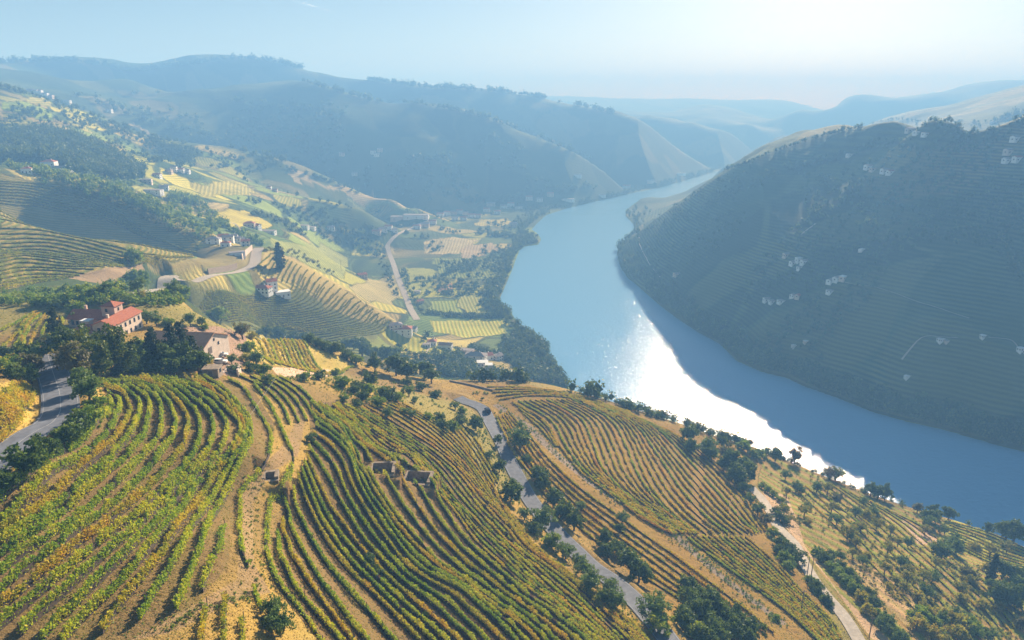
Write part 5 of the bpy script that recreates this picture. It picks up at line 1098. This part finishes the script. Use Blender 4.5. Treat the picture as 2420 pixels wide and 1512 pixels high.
woods('woodland', 'dense green wood across the upper left hillside', scatter([(0,308),(110,312),(160,322),(225,340),(300,375),(345,405),(340,432),(270,428),(170,412),(100,385),(0,385)], 950, 4.5, 8.0, (1.0,1.5), 17), 'wood', 60, .36, 5)
woods('woodland', 'trees along the crest and folds of the upper left hills', along([(0,205),(150,246),(230,275),(300,304),(420,336),(500,332),(600,368),(700,405),(780,430),(850,455)], 170, 3, 6, 2.5, (.8,1.3), 18)+along([(500,330),(540,342),(580,356)], 80, 5, 9, 1.5, (.8,1.2), 19)+along([(110,240),(180,268),(250,300),(340,330),(400,355)], 90, 3, 6, 9, (.8,1.2), 20)+scatter([(340,345),(470,350),(460,395),(400,400),(330,375)], 80, 4, 6, (.9,1.3), 21)+scatter([(0,240),(200,280),(600,380),(900,480),(850,500),(600,440),(400,395),(150,320),(0,300)], 260, 2.5, 6, (.8,1.2), 22, 160, .12), 'wood', 40, .4, 6)
VB = [(1240,488),(1290,500),(1262,520),(1235,548),(1258,566),(1238,580),(1215,600),(1205,630),(1190,665),(1172,700),(1178,728),(1205,745)]
woods('woodland', 'trees lining the left river bank beside the valley fields', along(up(VB, -2, -5), 420, 3, 6.5, 5, (.8,1.3), 23)+along(up(VB, 0, -22), 200, 2.5, 5.5, 9, (.8,1.2), 24)+along([(1265,572),(1210,560),(1160,556)], 90, 3, 6, 3, (.8,1.1), 25)+along([(1280,498),(1380,478),(1480,455),(1600,425),(1700,398)], 260, 3, 7, 3.5, (.8,1.2), 26), 'wood', 44, .4, 7)
woods('woodland', 'belt of trees on the shaded slope between villa houses and river', scatter([(930,800),(1010,800),(1080,815),(1180,835),(1290,870),(1340,905),(1240,905),(1120,900),(1060,890),(1000,860),(940,825)], 420, 2.2, 4.8, (.8,1.2), 27, 50, -.25)+along([(1212,762),(1240,790),(1270,812),(1300,842),(1330,880),(1370,915),(1420,935)], 230, 3, 6, 10, (.9,1.3), 28)+scatter([(1190,790),(1260,800),(1320,880),(1400,930),(1290,905),(1180,850)], 200, 3, 5.5, (.9,1.3), 29), 'wood', 60, .36, 8)
woods('woodland', 'hedges and tree lines between the plots of the valley floor', along([(1010,742),(1090,748),(1190,748)], 90, 2.5, 4.5, 2.5, (.8,1.1), 30)+along([(1000,694),(1100,695),(1185,690)], 60, 2, 4, 3, (.8,1.1), 31)+along([(950,640),(970,690),(1000,740)], 60, 2, 4.5, 5, (.8,1.2), 32)+along([(1060,640),(1130,625),(1190,640)], 90, 2.5, 5, 7, (.8,1.2), 33)+scatter([(880,500),(1240,500),(1230,560),(1180,690),(1000,690),(940,620),(850,600)], 300, 2.5, 5.5, (.7,1.1), 34, 90, .0)+scatter([(560,470),(800,500),(900,545),(900,600),(820,580),(700,560),(640,520),(560,500)], 230, 2.5, 5, (.7,1.2), 35, 100, .05)+along([(900,600),(915,640),(935,700)], 40, 2, 4, 6, (.8,1.1), 36), 'wood', 38, .42, 9)
woods('woodland', 'trees and scrub between the hamlets on the left slope', along([(60,405),(200,440),(300,470),(380,505),(450,535),(500,560)], 220, 2.2, 5.0, 12, (.8,1.2), 37)+scatter([(200,420),(340,440),(480,470),(520,520),(600,560),(640,600),(560,560),(420,520),(300,470)], 260, 2.5, 5.0, (.8,1.3), 38, 90, -.12)+along([(370,465),(420,475),(470,480)], 70, 3.5, 6.5, 5, (.9,1.2), 39)+scatter([(0,392),(110,400),(180,425),(60,412)], 60, 3, 5, (.8,1.2), 40), 'bush', 44, .4, 10)
woods('scrub', 'golden shrubs and young trees on the lit slope edge at left', along([(130,450),(250,470),(360,520),(440,550),(520,575)], 260, 1.2, 3, 7, (.6,1.0), 41)+along([(620,590),(700,600),(790,650)], 70, 1.5, 3, 5, (.6,1), 42)+scatter([(90,290),(130,305),(240,345),(300,350),(230,330)], 60, 2, 4, (.6,1), 43), 'almond', 26, .45, 11)
woods('scrub', 'green scrub filling the hollow behind the manor', scatter([(0,695),(150,688),(330,660),(360,690),(450,700),(430,730),(340,722),(220,720),(100,725),(0,722)], 260, 1.2, 2.8, (.6,1.0), 44), 'bush', 70, .3, 12)
woods('woodland', 'trees on the far blue ridges and hillsides', along([(0,150),(140,145),(240,156),(320,170),(430,155),(590,141),(720,164),(900,194),(1000,207),(1100,212),(1270,230),(1450,270)], 420, 8, 16, 1.0, (.6,1.0), 45)+scatter([(100,200),(500,230),(900,260),(1300,360),(1400,440),(1000,480),(700,400),(400,310)], 500, 6, 13, (.6,1), 46, 300, .0)+along([(720,194),(880,238),(980,245),(1120,272),(1260,320),(1400,380)], 160, 6, 12, 1.5, (.6,1), 47)+along([(1100,478),(1200,470),(1300,455),(1400,440)], 200, 4, 8, 6, (.8,1.2), 48), 'wood', 26, .45, 13)
woods('scrub', 'shrubs along the lower river bank under the brow', along([(1330,905),(1400,935),(1500,970),(1600,1000),(1700,1035),(1760,1052)], 130, 1.8, 3.4, 3, (.8,1.2), 49)+along([(1800,1068),(1950,1128),(2100,1185),(2250,1225),(2419,1278)], 90, .8, 2.0, 3, (.6,1), 50), 'oak', 70, .3, 14)
near1 = scatter([(1800,1080),(1950,1130),(2200,1225),(2419,1285),(2419,1512),(2100,1512),(1930,1300),(1830,1170)], 900, .35, 1.1, (.6,1.1), 51, 22, -.12, 30)
near2 = scatter([(640,890),(860,890),(1040,930),(1140,990),(1180,1060),(1060,1020),(900,960),(760,940)], 330, .3, .8, (.6,1.1), 52, 18, -.1, 30)+along([(1175,962),(1260,1015),(1400,1140),(1600,1270),(1850,1480)], 620, .25, .6, 10, (.6,1), 53)+along([(1120,930),(1400,932),(1600,1000),(1790,1062)], 200, .4, .9, 4, (.6,1), 54)
near3 = along([(655,1000),(610,1100),(595,1200),(600,1300),(600,1400),(480,1440),(380,1490)], 200, .15, .4, 16, (.6,1), 55)+along([(1140,1000),(1200,1130),(1280,1260),(1400,1370),(1520,1480)], 330, .25, .7, 15, (.6,1.1), 56)+along([(240,900),(230,1000),(130,1070),(30,1140)], 120, .3, .7, 9, (.6,1.1), 57)
woods('scrub', 'low yellow green scrub over the dry lower right slope', near1, 'almond', 60, .30, 15)
woods('scrub', 'low weeds and scrub along the paths between the vineyards', near2+near3, 'bush', 50, .32, 16)
def hill_track(pts, w_, label):
    D_ = dens(hits(pts), 4.0); D_[:,2] = ground(D_[:,0], D_[:,1]); V_, Q_ = strip(D_, w_, 0, .35); props(mesh_np('track', V_, Q_, M['gravel']), label, 'track', kind='structure')
hill_track([(2130,850),(2150,825),(2178,797),(2220,796),(2262,798)], 2.2, 'pale zigzag track low on the shaded hill')
hill_track([(2335,797),(2370,800),(2392,805),(2410,826),(2419,836)], 2.2, 'pale track near the right edge of the shaded hill')
hill_track([(1990,664),(2050,676),(2120,695),(2200,722),(2290,752)], 2.5, 'long pale track crossing the shaded hill')
hill_track([(1886,561),(1905,545),(1926,529)], 2.5, 'short straight track on the shaded hill')
hill_track([(1510,560),(1512,580),(1530,615),(1560,655)], 2.5, 'track above the bank trees of the shaded hill')
hill_track([(1000,838),(1012,825),(1022,816)], 2.0, 'short pale path on the dark slope by the river houses')
hill_track([(535,520),(555,530),(568,545)], 3.0, 'short path through the yellow field')
# ------------------------------------------------------------------ dry grass tufts over the near hill
def grass():
    r = np.random.default_rng(99); n = 150000
    a = r.uniform(R(-40), R(43), n); rr_ = np.exp(r.uniform(math.log(62), math.log(430), n)); x = rr_*np.sin(a); y = rr_*np.cos(a); z = ground(x, y)
    m = (z > 40); 
    for D_, w_ in ((ROADS[k]['D'], ROADS[k]['w']) for k in ('hill', 'centre', 'track')):
        for q in D_[::2]: m &= np.hypot(x-q[0], y-q[1]) > w_/2+.5
    for p_, wx, wy, *_ in PITS: m &= np.hypot(x-p_[0], y-p_[1]) > max(wx, wy)*.7
    x, y, z, rr_ = x[m], y[m], z[m], rr_[m]; s = r.uniform(.08, .22, len(x))*(1+rr_/220)
    V, Q = leaf_quads(np.c_[x, y, z+s*.25], s, r, 1.2)
    t = np.clip(fbm(x, y, 30, 3, 71)*.8+.5+r.normal(0, .16, len(x)), 0, 1)
    mt = leafmat('dry grass', [(.25,(.07,.13,.012)),(.45,(.20,.23,.02)),(.65,(.38,.29,.035)),(.85,(.36,.19,.05))], .75, .3, .2)
    props(mesh_np('grass', V, Q, mt, attrs={'tint': t}), 'dry golden grass and weeds between the vine rows', 'grass', kind='stuff')
grass()

# thin high clouds, far beyond the haze
def cloud(name, az, el, dist, size, rot, label, n=60, thick=.25):
    r = np.random.default_rng(int(az*10)+303); c = np.array([dist*math.sin(R(az)), dist*math.cos(R(az)), ZC+dist*math.tan(R(el))]); V_ = []; Q_ = []
    right = np.array([math.cos(R(az)), -math.sin(R(az)), 0]); up_ = np.array([0, 0, 1.]); fwd = np.cross(up_, right); base = 0
    for k in range(n):
        t = r.uniform(-1, 1); p = c+(right*math.cos(R(rot))+up_*math.sin(R(rot)))*t*size+(up_*r.normal(0, .07)+fwd*r.normal(0, .3))*size*thick*2
        s = size*thick*r.uniform(.25, .6)*(1-.6*abs(t)); m = 6
        for a in range(m+1):
            for b in range(m*2): th = math.pi*a/m; ph = math.pi*b/m; V_.append(p+s*(1.8*right*math.sin(th)*math.cos(ph)+fwd*math.sin(th)*math.sin(ph)+up_*.35*math.cos(th)))
        for a in range(m):
            for b in range(m*2): Q_.append((base+a*m*2+b, base+(a+1)*m*2+b, base+(a+1)*m*2+(b+1) % (m*2), base+a*m*2+(b+1) % (m*2)))
        base += (m+1)*m*2
    m_ = bpy.data.materials.new(name); m_.use_nodes = True; t_ = m_.node_tree; t_.nodes.clear(); o_ = t_.nodes.new('ShaderNodeOutputMaterial')
    d_ = t_.nodes.new('ShaderNodeBsdfTranslucent'); d_.inputs[0].default_value = (.9,.9,.9,1); tr = t_.nodes.new('ShaderNodeBsdfTransparent'); mx = t_.nodes.new('ShaderNodeMixShader')
    mx.inputs[0].default_value = .16; t_.links.new(tr.outputs[0], mx.inputs[1]); t_.links.new(d_.outputs[0], mx.inputs[2]); t_.links.new(mx.outputs[0], o_.inputs[0])
    props(mesh_np(name, np.array(V_), np.array(Q_), m_, smooth=True), label, 'cloud', kind='structure')
cloud('cloud', -14.9, 6.7, 15000, 400, -14, 'thin slanting streak of cloud at the top of the sky', 22, .10)
cloud('cloud', -.3, 3.9, 15000, 150, 4, 'tiny pale cloud low over the far ridge', 12, .28)
